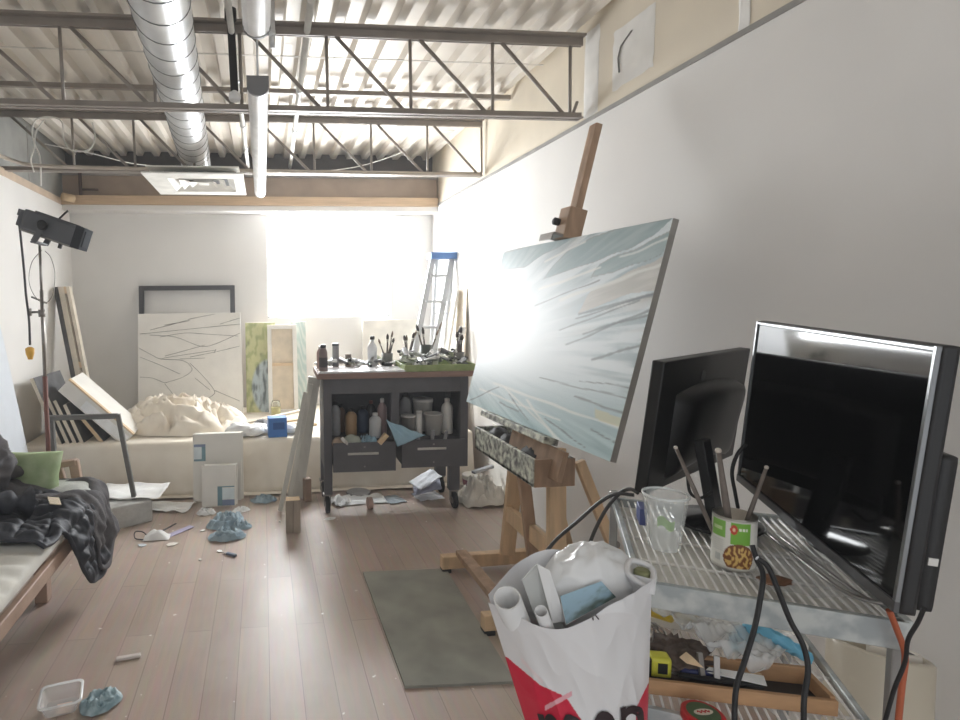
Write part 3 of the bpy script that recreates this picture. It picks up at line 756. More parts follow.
# reversed canvas showing its stretcher bars
Y0, Y1 = 5.28, 5.44
a, b = at(268, 370, 'y', 5.36).x, at(297.5, 370, 'y', 5.36).x; zt = at(268, 325, 'y', Y1).z
t = thing('reversed_canvas', 'narrow canvas turned backwards, pale stretcher bars showing', 'canvas', ((a+b)/2, Y0, ZP))
def yy(z): return Y0+(Y1-Y0)*(z-ZP)/(zt-ZP)
def bar(x0, x1, z0, z1, m=cv_white): part(t, 'stretcher_bar', MB().prism([(x0, yy(z0), z0), (x1, yy(z0), z0), (x1, yy(z1), z1), (x0, yy(z1), z1)], (0, .02, 0)), m)
bar(a, a+.04, ZP, zt); bar(b-.04, b, ZP, zt); bar(a+.04, b-.04, zt-.04, zt); bar(a+.04, b-.04, ZP, ZP+.04); bar(a+.04, b-.04, (ZP+zt)/2+.03, (ZP+zt)/2+.055, strw)
part(t, 'canvas_back', MB().prism([(a+.01, yy(ZP+.02)+.022, ZP+.02), (b-.01, yy(ZP+.02)+.022, ZP+.02), (b-.01, yy(zt-.02)+.022, zt-.02), (a+.01, yy(zt-.02)+.022, zt-.02)], (0, .006, 0)), mat('raw linen back', (214, 200, 178), .85))
# things on the platform
t = thing('glass_jar', 'small glass jar with yellow liquid before the reversed canvas', 'jar', (at(276, 412, 'y', 5.15).x, 5.15, ZP))
px_ = t.location.x
glass = mat('clear glass', (240, 244, 244), .08, trans=.9, var=0, spec=.5)
part(t, 'jar_body', MB().lathe([(.04, 0), (.045, .008), (.045, .11), (.036, .13), (.036, .145)], (px_, 5.15, ZP+.006), 20), glass)
part(t, 'liquid', MB().lathe([(.036, 0), (.041, .008), (.041, .075)], (px_, 5.15, ZP+.012), 20), mat('yellow medium', (226, 212, 130), .4))
blue_b = mat('blue carton', (70, 122, 190), .5, var=.03)
c = at(277.5, 443, 'y', 4.35)
t = thing('blue_box', 'bright blue carton on the front edge of the platform', 'box', (c.x, 4.36, ZP))
part(t, 'carton', MB().box((c.x, 4.37, ZP+.082), (.145, .10, .152), rz(.08), .004), blue_b)
part(t, 'printed_label', MB().box((c.x+.012, 4.318, ZP+.095), (.09, .002, .055), rz(.08)), mat('dark blue print', (44, 88, 150), .5))
crum_w = mat('crumpled white paper', (238, 238, 236), .7, var=.02)
for k, (x, y, r, lab) in enumerate(((240, 436, .075, 'crumpled white paper at the left end of the platform clutter'), (252, 438, .06, 'crumpled white plastic wrap left of the blue carton'), (258, 430, .05, 'white paper ball behind the crumpled plastic wrap'), (266, 440, .035, 'small white scrap touching the blue carton'), (293, 440, .05, 'crumpled white paper right of the blue carton'), (303, 436, .04, 'white paper scrap behind the leaning boards'))):
    p = fl(x, y, ZP+.02); solo('crumpled_paper', lab, 'paper', MB().blob((p.x, max(4.4+.05*(k > 2), p.y), ZP+.012+r*.55), (r*1.3, r, r*.7), k+20, .4, 2.4, 22, 14, .2), crum_w, 'crumpled papers on the platform')
p = fl(262, 432, ZP+.03)
solo('dark_rag', 'small dark grey rag behind the blue carton', 'rag', MB().blob((p.x, 4.62, ZP+.05), (.06, .05, .035), 31, .4, 2.4, 18, 12, .2), cv_dark)
lath = mat('whitish painted wood', (206, 200, 188), .6, var=.05, scale=5, stretch=(6, 6, 1))
for k, (x0, y0, x1, y1, Y, w, lab) in enumerate(((236, 427, 304, 410, 4.75, .05, 'pale plank sloping up behind the blue carton'), (240, 431, 312, 418, 4.68, .04, 'second pale plank, lying just below the sloping one'), (286, 426, 316, 424, 4.60, .035, 'short wooden lath lying right of the blue carton'))):
    A, B = fl(x0, y0, ZP+.04), fl(x1, y1, ZP+.05); A.y = min(A.y, 5.1); B.y = min(B.y, 5.2)
    A = at(x0, y0, 'y', Y); B = at(x1, y1, 'y', Y+.12); A.z = max(A.z, ZP+.02)
    solo('plank', lab, 'wood', MB().beam(A, B, w, .018, (0, 0, 1), .002), strw if k else cv_edge, 'planks on the platform')
# two wrapped canvas packs leaning on the platform
card = mat('white shrink wrapped board', (228, 225, 217), .45, var=.02)
lbl = mat('teal label', (120, 152, 160), .5); lbl2 = mat('slate blue label', (134, 148, 176), .5); lblw = mat('label white', (214, 224, 226), .5)
def pack(name, label, x0, x1, yb, ytop, Yb, lean, layers, labs):
    a = fl(x0, yb); b = fl(x1, yb-2); a.y = b.y = Yb
    a.x = at(x0, yb, 'y', Yb).x; b.x = at(x1, yb, 'y', Yb).x; z = at((x0+x1)/2, ytop, 'y', Yb+lean).z
    t = thing(name, label, 'canvas pack', ((a.x+b.x)/2, Yb, 0), 'wrapped canvases leaning on the platform')
    u = V((0, lean, z)); th = .024
    for k in range(layers):
        o = V((.0+.012*k, th*k*1.06, 0)); s = 1-.0*k
        part(t, 'wrapped_board', MB().prism([V((a.x, Yb, .003))+o, V((b.x, Yb, .003))+o, V((b.x, Yb, .003))+o+u*s, V((a.x, Yb, .003))+o+u*s], (0, th, 0)), card)
    for (u0, u1, v0, v1, m) in labs:
        f = lambda uu, vv: V((a.x+(b.x-a.x)*uu, Yb-.0015, .003))+u*vv
        part(t, 'product_label', MB().prism([f(u0, v0), f(u1, v0), f(u1, v1), f(u0, v1)], (0, .001, 0)), m)
    return t
pack('canvas_pack', 'taller white wrapped canvas pack leaning on the platform front', 193.5, 242, 501, 434, 4.10, .06, 2, [(.02, .26, .60, .63, lbl), (.02, .18, .63, .81, lblw), (.18, .26, .63, .81, lbl), (.02, .26, .81, .85, lbl2)])
pack('canvas_pack', 'shorter white wrapped canvas pack standing in front of the taller one', 202, 236, 508, 466, 3.985, .05, 2, [(.46, .60, .02, .48, lbl), (.60, .96, .02, .16, lbl2), (.60, .96, .17, .44, lblw), (.46, .96, .46, .49, lbl)])
# leaning boards at the left side of the bench
bwood = mat('grey white profile', (196, 194, 186), .5, var=.05, scale=4, stretch=(8, 8, 1))
for k, (x0, y0, Y0, x1, y1, Y1, w, lab) in enumerate(((316, 377, 3.86, 297, 499, 3.70, .085, 'widest pale board leaning against the left side of the workbench'), (306, 392, 3.84, 280, 512, 3.78, .032, 'thin pale board leaning left of the widest one'), (311, 384, 3.88, 288, 506, 3.76, .03, 'pale narrow board between the thin board and the widest board'))):
    A = fl(x1, y1); B = at(x0, y0, 'y', 3.90-.02*k); B.x = min(B.x, .355-.012*k)
    solo('leaning_board', lab, 'board', MB().beam(A+V((0, 0, .01)), B, w, .02, (0, 1, 0), .002), bwood, 'boards leaning on the workbench')
blockw = mat('grey weathered post', (160, 148, 134), .7, var=.08, scale=5, stretch=(6, 6, 1))
c = V((.168, 3.47, 0))
t = thing('wood_post', 'short upright block of two grey timbers before the leaning boards', 'wood', c)
for s in (-1, 1): part(t, 'timber', MB().box(c+V((s*.0235, .02, .105)), (.045, .075, .21), None, .003), blockw)
part(t, 'sawn_end', MB().box(c+V((0, .02, .2105)), (.088, .07, .002)), mat('fresh sawn end', (206, 178, 140), .7), label='pale sawn top')
solo('wood_block', 'small brown wood block behind the workbench left caster', 'wood', MB().box((.30, 4.02, .085), (.05, .05, .17), rz(.3), .003), mat('brown wood block', (150, 128, 112), .7))
# ------------------------------------------------------------------ litter on the floor
rag_m = mat('grey blue rag', (164, 180, 187), .8, var=.1, scale=18, col2=(128, 148, 160))
def rag(label, c, rx, ry, h, seed, rot=0, m=rag_m, name='rag', cat='rag', group=None):
    c = V(c)
    R = rz(rot)
    def fn(u, v):
        an = 2*PI*u; w = 1+.22*noise.noise(V((math.cos(an)*1.4, math.sin(an)*1.4, seed*2.3)))
        x, y = math.cos(an)*v, math.sin(an)*v
        q = 1-abs(2*noise.noise(V((x*2.3+.8*y, y*2.3, seed*1.7)))); q2 = 1-abs(2*noise.noise(V((x*4.6-y*2, y*5.6, seed*5.1))))
        z = h*((1-v**4)*(.15+.65*q*q)+.34*q2*(1-v*.5))
        return c + R @ V((x*rx*w, y*ry*w, max(.003, z)))
    o = solo(name, label, cat, MB().grid(36, 14, fn, closeu=True), m, group); return o
p = fl(229, 527); rag('crumpled grey blue rag on the floor, upper of the two together', (p.x-.02, p.y+.06, 0), .13, .095, .085, 1, .5)
p = fl(222, 538); rag('folded grey blue rag lying in front of its twin', (p.x+.02, p.y, 0), .12, .08, .065, 2, .2)
p = fl(238, 529); rag('rag tail with pale folds trailing right of the crumpled rag', (p.x+.02, p.y+.04, 0), .075, .05, .05, 5, -.5)
p = fl(264, 502); rag('flat grey rag by the foot of the leaning boards', (p.x, p.y+.02, 0), .10, .06, .05, 3, .1)
p = fl(208, 511); rag('white crumpled tissue left of the canvas packs', (p.x-.01, 3.86, 0), .065, .045, .05, 4, 0, crum_w, 'tissue', 'paper')
p = fl(241, 511); rag('white crumpled tissue right of the canvas packs', (p.x, 3.88, 0), .07, .04, .035, 6, .4, crum_w, 'tissue', 'paper')
# face mask with its straps
c = fl(157, 538)
t = thing('face_mask', 'crumpled white face mask with dark ear loop on the floor', 'mask', c)
def mk(u, v):
    x, y = (u-.5)*.16, (v-.5)*.09
    return V((c.x+x, c.y+y, .004+.045*(1-(2*u-1)**2)*(1-abs(2*v-1)**2)*(1+.5*noise.noise(V((u*4, v*4, 3))))))
o = part(t, 'mask_cloth', MB().grid(14, 10, mk), crum_w)
part(t, 'ear_loop', MB().tube(curve_pts([(c.x-.075, c.y-.03, .006), (c.x-.13, c.y-.01, .01), (c.x-.14, c.y+.04, .03), (c.x-.10, c.y+.06, .02), (c.x-.07, c.y+.03, .01)], 6), .004, 6), mat('dark cord', (70, 66, 70), .7))
p, q = fl(167, 537), fl(192, 527)
solo('purple_strip', 'lilac paper strip beside the face mask', 'paper', MB().beam(p+V((0, 0, .003)), q+V((0, 0, .006)), .045, .003, (0, 0, 1)), mat('lilac paper', (184, 178, 206), .7))
p, q = fl(163, 531), fl(176, 524)
solo('dark_twig', 'thin dark strip lying behind the lilac paper', 'scrap', MB().beam(p+V((0, 0, .004)), q+V((0, 0, .004)), .012, .004), cv_dark)
scr = [(143, 546, .03, 'pale grey paper scrap in front of the face mask', (204, 210, 214)), (171, 545, .035, 'cream paper scrap right of the face mask', (232, 226, 216)), (203, 531, .018, 'tiny white scrap left of the folded rag', (236, 234, 230)), (212, 520, .012, 'tiny orange scrap above the folded rag', (190, 140, 118)), (219, 551.5, .02, 'white scrap in front of the folded rag', (240, 240, 238)), (200, 560, .014, 'small pale chip on the open floor left', (226, 220, 212)), (280, 522, .012, 'tiny white chip by the wood post', (236, 234, 230))]
for x, y, r, lab, col in scr:
    p = fl(x, y); R = rz(x*.7)
    pts = [p+R@V((math.cos(k*2*PI/6)*r*(1+.3*math.sin(k*5+x)), math.sin(k*2*PI/6)*r*.7, .003)) for k in range(6)]
    solo('paper_scrap', lab, 'scrap', MB().prism(pts, (0, 0, .003)), mat('scrap %d' % x, col, .8), 'paper scraps on the floor')
p, q = fl(223, 553.5), fl(236, 557)
t = thing('utility_knife', 'small grey and blue knife lying in front of the rags', 'knife', p)
part(t, 'handle', MB().beam(p.lerp(q, .3)+V((0, 0, .008)), q+V((0, 0, .008)), .02, .014, (0, 0, 1), .004), mat('slate handle', (100, 110, 126), .5))
part(t, 'blade', MB().beam(p+V((0, 0, .007)), p.lerp(q, .32)+V((0, 0, .007)), .014, .002), chrome)
p, q = fl(116, 661), fl(141, 656.5)
solo('pale_stick', 'short pale rounded stick alone on the floor', 'stick', MB().beam(p+V((0, 0, .007)), q+V((0, 0, .007)), .022, .012, (0, 0, 1), .006), mat('pale plaster', (216, 206, 200), .6))
# plastic food tub
clear = mat('clear plastic', (236, 240, 242), .12, alpha=.38, var=0)
cornr = [fl(42, 697), fl(83, 688), fl(81, 720), fl(40, 730)]
c = sum(cornr, V((0, 0, 0)))/4
t = thing('plastic_tub', 'clear empty plastic food tub on the floor at lower left', 'tub', (c.x, c.y, 0))
ang = math.atan2((cornr[1]-cornr[0]).y, (cornr[1]-cornr[0]).x)
def rr(hx, hy, r, z, n=6):
    out = []
    for k, (sx_, sy_) in enumerate(((1, 1), (-1, 1), (-1, -1), (1, -1))):
        for j in range(n+1):
            a = PI/2*k+PI/2*j/n; out.append(V((sx_*(hx-r)+math.cos(a)*r, sy_*(hy-r)+math.sin(a)*r, z)))
    return [V((c.x, c.y, 0))+rz(ang)@q for q in out]
def loft(mb, rings, cap=True):
    vs = [[mb.bm.verts.new(p) for p in r] for r in rings]
    for a, b in zip(vs, vs[1:]):
        for i in range(len(a)): mb._face([a[i], a[(i+1) % len(a)], b[(i+1) % len(b)], b[i]], True)
    if cap: mb._face(vs[0][::-1])
    return mb
hx, hy = .066, .060
part(t, 'tub_wall', loft(MB(), [rr(hx-.015, hy-.015, .015, .004), rr(hx, hy, .02, .05)]), clear)
part(t, 'rim', loft(MB(), [rr(hx, hy, .02, .048), rr(hx+.008, hy+.008, .025, .05), rr(hx+.008, hy+.008, .025, .054), rr(hx-.001, hy-.001, .02, .053)], False), mat('clear plastic rim', (240, 243, 245), .2, alpha=.8))
part(t, 'paper_label', MB().box((c.x+.012, c.y-.01, .007), (.05, .055, .001), rz(ang)), mat('pinkish label', (226, 204, 190), .7))
p = fl(102, 704); rag('crumpled blue grey foil wrapper beside the plastic tub', (p.x, p.y, 0), .075, .06, .05, 12, .4, mat('blue grey foil', (178, 198, 204), .4, var=.12, scale=30, col2=(122, 150, 160)), 'wrapper', 'wrapper')
p = fl(330, 519); rag('small white torn card by the workbench left caster', (p.x, p.y, 0), .04, .025, .012, 14, .4, crum_w, 'torn_card', 'paper')
# ------------------------------------------------------------------ anti fatigue mat
ms = [fl(363, 574), fl(446, 570.5), fl(515, 684), fl(405, 689)]
solo('floor_mat', 'worn grey green mat on the floor before the easel', 'mat', MB().prism([p+V((0, 0, .001)) for p in ms], (0, 0, .011)), mat('grey green mat', (146, 145, 136), .75, var=.1, scale=6, bump=.1))
# ------------------------------------------------------------------ workbench on casters
bench = mat('charcoal bench paint', (90, 89, 92), .55, var=.08, scale=6)
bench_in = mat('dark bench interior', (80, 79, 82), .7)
topw = mat('reddish brown bench top', (140, 114, 104), .6, var=.08, scale=5, stretch=(1, 10, 10))
BX0, BX1, BY0, BY1, BZ = .372, 1.44, 3.76, 4.15, .975
RB = rz(-.03); BC = V((BX0, BY0, 0))
def W(x, y, z): return BC + RB @ V((x, y, z))
BW, BD = BX1-BX0, BY1-BY0
def bb(mb, x0, x1, y0, y1, z0, z1, bev=.002): return mb.box(W((x0+x1)/2, (y0+y1)/2, (z0+z1)/2), (x1-x0, y1-y0, z1-z0), RB, bev)
t = bench_t = thing('workbench', 'charcoal painted workbench on casters with two open drawers', 'workbench', W(BW/2, BD/2, 0))
part(t, 'bench_top', bb(MB(), -.012, BW+.03, -.02, BD+.05, BZ-.04, BZ-.002, .004), topw)
part(t, 'apron', bb(MB(), .03, BW-.03, .002, .022, BZ-.145, BZ-.04), bench)
part(t, 'side_panel', bb(MB(), .03, .05, .03, BD-.02, .30, BZ-.04), bench)
part(t, 'side_panel', bb(MB(), BW-.05, BW-.03, .03, BD-.02, .30, BZ-.04), bench)
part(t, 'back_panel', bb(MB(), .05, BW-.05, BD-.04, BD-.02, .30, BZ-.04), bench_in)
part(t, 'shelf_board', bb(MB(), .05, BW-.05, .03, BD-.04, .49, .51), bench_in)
part(t, 'divider', bb(MB(), .50, .555, .01, .07, .51, BZ-.145), bench)
for x, y in ((.03, 0), (BW-.085, 0), (.03, BD-.06), (BW-.085, BD-.06)):
    a = bb(MB(), x, x+.055, y, y+.055, .13 if x < .1 else .30, BZ-.04)
    if x > .1: bb(a, x-.075, x, y+.003, y+.055, .13, .33)
    part(t, 'leg', a, bench)
rub = mat('black caster rubber', (40, 40, 42), .6)
for x, y in ((.05, .03), (BW-.122, .03), (.05, BD-.03), (BW-.122, BD-.03)):
    p = W(x, y, 0)
    w = part(t, 'caster', MB().box(p+V((0, 0, .125)), (.06, .05, .012), RB).box(p+V((-.022, .0, .085)), (.004, .045, .08), RB).box(p+V((.022, .0, .085)), (.004, .045, .08), RB), chrome)
    part(t, 'wheel', MB().lathe([(.05, 0), (.057, .004), (.057, .026), (.05, .03)], p+V((-.015, -.02, .0575)), 20, (1, 0, 0)), rub, under=w)
    part(t, 'hub', MB().lathe([(.024, 0), (.024, .034)], p+V((-.017, -.02, .0575)), 14, (1, 0, 0)), chrome, under=w)
# drawers pulled out at the front
lblm = mat('pale label strip', (188, 186, 180), .6)
def drawer(x0, x1, z0, z1, out, hx0, hx1, hz):
    d = part(t, 'drawer', bb(bb(bb(bb(bb(MB(), x0, x1, -out, -out+.014, z0, z1, .002), x0+.01, x0+.02, -out+.014, .28, z0+.01, z1-.02), x1-.02, x1-.01, -out+.014, .28, z0+.01, z1-.02), x0+.01, x1-.01, -out+.014, .28, z0+.008, z0+.018), x0+.01, x1-.01, .27, .28, z0+.01, z1-.02), bench)
    part(t, 'handle_strip', bb(MB(), hx0, hx1, -out-.006, -out, hz-.008, hz+.008), lblm, under=d)
    part(t, 'screws', bb(bb(MB(), (x0+x1)/2-.006, (x0+x1)/2+.006, -out-.003, -out, z1-.035, z1-.025), (x0+x1)/2-.005, (x0+x1)/2+.005, -out-.003, -out, z0+.03, z0+.04), chrome, under=d)
drawer(.085, .515, .305, .505, .065, .185, .395, .43)
drawer(.56, 1.005, .315, .505, .045, .67, .87, .445)
# ---- bottles and tubs in the bench
def bottle(name, label, p, r, h, m, capm=None, neck=.35, cat='bottle', group=None, shoulder=.72, lab=None):
    p = V(p); t = thing(name, label, cat, p, group)
    part(t, 'body', MB().lathe([(r*.92, 0), (r, .006), (r, h*shoulder), (r*.85, h*(shoulder+.08)), (r*neck, h*(shoulder+.18)), (r*neck, h*.94)], p, 18), m)
    part(t, 'cap', MB().lathe([(r*(neck+.1), h*.90), (r*(neck+.1), h), (r*neck*.7, h*1.015)], p, 14), capm or blk)
    if lab: part(t, 'label', MB().lathe([(r*1.01, h*.2), (r*1.01, h*.55)], p, 18, cap=False), lab)
    return t
def tub(name, label, p, r0, r1, h, m, cat='tub', group=None, lid=None):
    p = V(p); t = thing(name, label, cat, p, group)
    part(t, 'wall', MB().lathe([(r0, 0), (r1, h), (r1*1.05, h), (r1*1.05, h*.95), (r1*.93, h*.97), (r0*.9, .01)], p, 22), m)
    if lid: part(t, 'lid', MB().lathe([(r1*1.06, h*.97), (r1*1.06, h*1.06), (r1*.9, h*1.07)], p, 22), lid)
    return t
wpl = mat('white plastic', (216, 214, 210), .4, var=.03); gpl = mat('grey plastic', (150, 150, 152), .5); amber = mat('amber oil', (170, 138, 102), .3)
pinkg = mat('pinkish medium', (186, 158, 152), .35); dkb = mat('dark blue plastic', (60, 74, 96), .5); darkg = mat('dark bottle glass', (48, 46, 48), .2)
S = .512
bx = lambda x, y=.16: W(x, y, S)
bottle('solvent_bottle', 'white plastic bottle at the right end of the bench shelf', bx(.925, .12), .042, .25, wpl, wpl)
tub('white_bucket', 'white tapered tub beside the white bottle on the bench shelf', bx(.82, .10), .055, .066, .15, wpl)
tub('white_bucket', 'second white tub, taller, behind the tapered one on the shelf', bx(.78, .24), .06, .07, .22, wpl, lid=wpl)
bottle('glue_bottle', 'slim white box shaped bottle left of the white tubs', bx(.715, .10), .024, .17, wpl, wpl, neck=.9, shoulder=.8)
tub('round_tub', 'small translucent tub right of the shelf divider', bx(.645, .12), .045, .05, .13, mat('milky plastic', (190, 186, 180), .4), lid=wpl)
bottle('dark_bottle', 'tall dark bottle behind the small translucent tub', bx(.66, .28), .045, .27, gpl, blk)
bottle('oil_bottle', 'amber oil bottle at the left of the bench shelf', bx(.235, .14), .042, .19, amber, blk)
bottle('pale_bottle', 'grey bottle at the far left of the bench shelf', bx(.125, .16), .036, .24, gpl, blk)
bottle('brown_bottle', 'brown bottle between the grey and amber bottles', bx(.175, .26), .034, .2, mat('brown glass', (120, 92, 74), .3), blk)
bottle('pump_bottle', 'bottle with white ball stopper left of the shelf divider', bx(.455, .12), .034, .26, mat('pinkish glass', (150, 128, 128), .3), wpl, neck=.32)
bottle('clear_bottle', 'squat clear bottle in front of the ball stopper bottle', bx(.395, .06), .042, .17, mat('frosted plastic', (186, 188, 190), .35), wpl)
bottle('blue_bottle', 'dark blue bottle behind the squat clear bottle', bx(.33, .22), .044, .19, dkb, blk)
bottle('dark_bottle', 'dark bottle beside the dark blue one on the shelf', bx(.40, .27), .034, .22, darkg, mat('rust cap', (128, 74, 66), .5))
# clutter lying in the drawers
bluec = mat('light blue cloth', (146, 176, 192), .85, var=.05)
def sag(u, v):
    p = W(.42+.34*u, -.075+.20*v, .0)
    tri = (1-abs(2*v-1))
    return V((p.x, p.y, .505+.11*(1-u)**1.4*(.3+.7*(1-v*.3))+.02*noise.noise(V((u*5, v*5, 2)))-.02*u))
def flag(u, v):
    # a triangular flap hanging over the gap between the drawers
    a, b_, c_ = W(.46, -.02, .645), W(.52, -.085, .475), W(.72, -.055, .545)
    p = a*(1-u)+(b_*(1-v)+c_*v)*u
    return p+V((0, -.02*math.sin(u*3), .012*noise.noise(V((u*4, v*5, 1)))))
o = solo('blue_cloth', 'light blue cloth hanging out between the two open drawers', 'cloth', MB().grid(20, 20, flag), bluec); solidify(o, .003)
rag('blue grey rag lying in the left bench drawer', W(.33, .03, .44), .11, .08, .10, 21, .2, bluec, 'drawer_rag')
solo('pale_stone', 'pale rounded lump in the left bench drawer', 'lump', MB().blob(W(.225, -.0, .50), (.06, .05, .045), 4, .15, 2, 16, 12), mat('grey green lump', (164, 168, 156), .7))
solo('pale_stone', 'tan lump at the left corner of the left bench drawer', 'lump', MB().blob(W(.13, .0, .49), (.045, .05, .04), 5, .15, 2, 16, 12), mat('tan lump', (158, 140, 122), .7))
solo('white_tube', 'white marker lying on the left bench drawer edge', 'tube', MB().tube([W(.145, -.06, .54), W(.185, -.055, .495)], .012, 10), wpl)
solo('wood_chip', 'pale wooden wedge in the left bench drawer under blue cloth', 'wood', MB().beam(W(.40, -.055, .495), W(.455, -.05, .555), .035, .03), strw)
for k, (x, z, lab) in enumerate(((.70, .545, 'short grey tool handle at left in the right bench drawer'), (.79, .555, 'grey clamp standing up in the right bench drawer'), (.87, .55, 'grey tool handle near the right end of the right drawer'))):
    solo('tool_handle', lab, 'tool', MB().tube([W(x, .05, .40), W(x+.015*(k-1), .0, z)], .013, 8), gpl, 'tools in the right drawer')
# ---- on the bench top
ZB = BZ
solo('glass_palette', 'white speckled glass palette on the left half of the bench top', 'palette', bb(MB(), .0, .60, -.012, .26, ZB, ZB+.012), mat('white palette', (236, 236, 238), .2, var=.05, scale=30))
t = thing('paint_tray', 'shallow tray with grass green rim holding crumpled paint tubes', 'tray', W(.82, .15, ZB))
grn = mat('grass green rim', (158, 168, 120), .6, var=.1, scale=20, col2=(132, 148, 96))
part(t, 'tray_floor', bb(MB(), .60, 1.08, .0, .34, ZB, ZB+.008), grn)
part(t, 'tray_rim', bb(bb(bb(bb(MB(), .60, 1.08, -.012, 0, ZB, ZB+.045), .60, 1.08, .33, .342, ZB, ZB+.045), .588, .60, -.012, .342, ZB, ZB+.045), 1.08, 1.092, -.012, .342, ZB, ZB+.045), grn)
# paint tubes: one of each look, then copies
tube_cols = [((196, 198, 198), 'silver'), ((150, 152, 154), 'grey'), ((92, 92, 96), 'dark'), ((222, 222, 220), 'white'), ((168, 172, 150), 'greenish')]
protos = []
for k, (c_, nm) in enumerate(tube_cols):
    t = thing('paint_tube', 'crumpled %s paint tube lying in the heap along the bench top' % nm, 'paint tube', (0, 0, -5), '%s paint tubes on the bench' % nm)
    def tb(u, v, k=k):
        an = 2*PI*u; s = v
        rx = .016+.006*s; rz_ = .016*(1-s*.85)+.002
        w = .004*noise.noise(V((s*6, math.cos(an)*2, k)))
        return V((math.cos(an)*(rx+w), -.05+.1*s, math.sin(an)*(rz_+w)+.016))
    part(t, 'tube_body', MB().grid(14, 10, tb, closeu=True), mat('%s tube' % nm, c_, .35, metal=.5 if k < 2 else 0, var=.1, scale=40), local=True)
    part(t, 'tube_cap', MB().lathe([(.009, 0), (.010, .002), (.008, .02)], (0, -.05, .016), 10, (0, -1, 0)), blk if k % 2 else wpl, local=True)
    protos.append(t)
used = [False]*5
def place_tube(x, y, z, k):
    loc = W(x, y, z); e = (rnd.uniform(-.4, .5), rnd.uniform(-.5, .5), rnd.uniform(0, 6.28)); s = rnd.uniform(.75, 1.15)
    if not used[k]:
        used[k] = True; t = protos[k]; t.location = loc; t.rotation_euler = e; t.scale = (s, s, s)
    else: dup(protos[k], loc, scale=(s, s, s), euler=e)
for i in range(44):
    x = .62+.44*((i*.618) % 1); y = .03+.27*rnd.random(); place_tube(x, y, ZB+.025+.075*rnd.random()*(1 if y > .06 else .5), i % 5)
for i in range(34):
    x = .02+.55*((i*.618) % 1); y = .25+.14*rnd.random(); place_tube(x, y, ZB+.012+.03*rnd.random(), (i*3) % 5)
def on_top(px, py, Y, r): return V((at(px, py, 'y', Y).x, Y, ZB))
def pot(label, x, y, r, h, m, brushes, seed, name='brush_pot', group='brush pots on the bench'):
    p = W(x, y, ZB); t = thing(name, label, 'pot', p, group)
    part(t, 'pot_wall', MB().lathe([(r*.9, 0), (r, h), (r*.88, h), (r*.8, .01)], p, 18), m)
    for b_ in brushes: brush(p+V((0, 0, .02)), *b_)
hand = mat('dark brush handle', (92, 84, 78), .5); ferr = mat('brush ferrule', (176, 172, 164), .3, metal=.8); bris = mat('dark bristle', (66, 62, 60), .8)
BRN = [0]
def brush(p, tilt, az, L, r, bm, label=None, up=True, group='brushes in the bench pots'):
    """brush standing bristles up"""
    BRN[0] += 1
    d = V((math.sin(tilt)*math.cos(az), math.sin(tilt)*math.sin(az), math.cos(tilt)))
    q = V(p)
    t = thing('paint_brush', label or 'paint brush standing in a pot on the bench', 'brush', q, group)
    part(t, 'handle', MB().tube([q, q+d*L*.35, q+d*L*.72], [r*.7, r*1.1, r*.7], 8), hand)
    part(t, 'ferrule', MB().tube([q+d*L*.72, q+d*L*.82], [r*.8, r*1.2], 8), ferr)
    part(t, 'bristles', MB().tube([q+d*L*.82, q+d*L*.92, q+d*L], [r*1.2, r*1.3, r*.3], 8), bm)
    return t
potg = mat('grey tin pot', (122, 122, 118), .5); potd = mat('dark green pot', (84, 90, 82), .5)
def bl(pot_, n): return 'paint brush standing in the %s' % pot_
pot('grey tin of brushes, leftmost of three pots on bench back', .535, .34, .042, .10, potg, [], 1)
pot('grey tin of brushes, middle one of three pots on the bench', .695, .34, .042, .105, potg, [], 2)
pot('dark green pot of brushes, tallest of three on the bench', .83, .34, .046, .155, potd, [], 3)
for x, y, h, L, lab, tl_ in ((.535, .34, .1, .20, 'leftmost grey tin', ((.35, 3.3), (.05, 1), (.18, .1), (.3, .3))), (.695, .37, .1, .21, 'middle grey tin', ((.05, 2), (.22, .0), (.30, .2), (.12, 3))), (.83, .34, .15, .27, 'dark green pot', ((.38, .1), (.25, 3.1), (.42, .25), (.1, 3.2)))):
    lb = 'paint brush standing in the %s on the bench' % lab; gp = 'brushes in the %s' % lab
    for k, (ti, az) in enumerate(tl_): brush(W(x, y, ZB+.02), ti, az, L*(1+.12*((k*7) % 3)), .006+.002*(k % 2), bris if k % 2 else mat('brown bristle', (120, 104, 88), .8), lb, group=gp)
bottle('spray_bottle', 'tall clear white bottle with black cap on the bench back', W(.425, .35, ZB), .036, .225, mat('hazy plastic', (226, 228, 230), .3), blk, neck=.38, shoulder=.62)
bottle('tall_bottle', 'black capped brown bottle at the left end of bench top', W(.035, .05, ZB), .03, .19, mat('brownish bottle', (128, 112, 108), .35), blk, neck=.55, lab=mat('dark bottle label', (74, 70, 70), .6))
bottle('pink_bottle', 'pinkish bottle just behind the black capped one', W(.03, .20, ZB), .032, .17, pinkg, wpl, neck=.5)
tub('spray_can', 'tall grey cylinder can on the bench, right of the capped bottle', W(.145, .3, ZB), .024, .024, .17, gpl, 'can', lid=blk)
tub('small_can', 'small brownish can on the bench top behind the palette', W(.245, .36, ZB), .022, .022, .095, mat('brown grey can', (150, 138, 128), .5), 'can')
pot('grey pot with dark brushes at the bench right end', 1.045, .22, .036, .11, potg, [], 5)
for k, (ti, az, L) in enumerate(((.12, 1.2, .26), (.08, 3, .24), (.15, 5, .22), (.05, .4, .28))): brush(W(1.045, .22, ZB+.02), ti, az, L, .010, bris, 'dark brush standing in the grey pot at the bench right end', group='brushes in the right end pot')
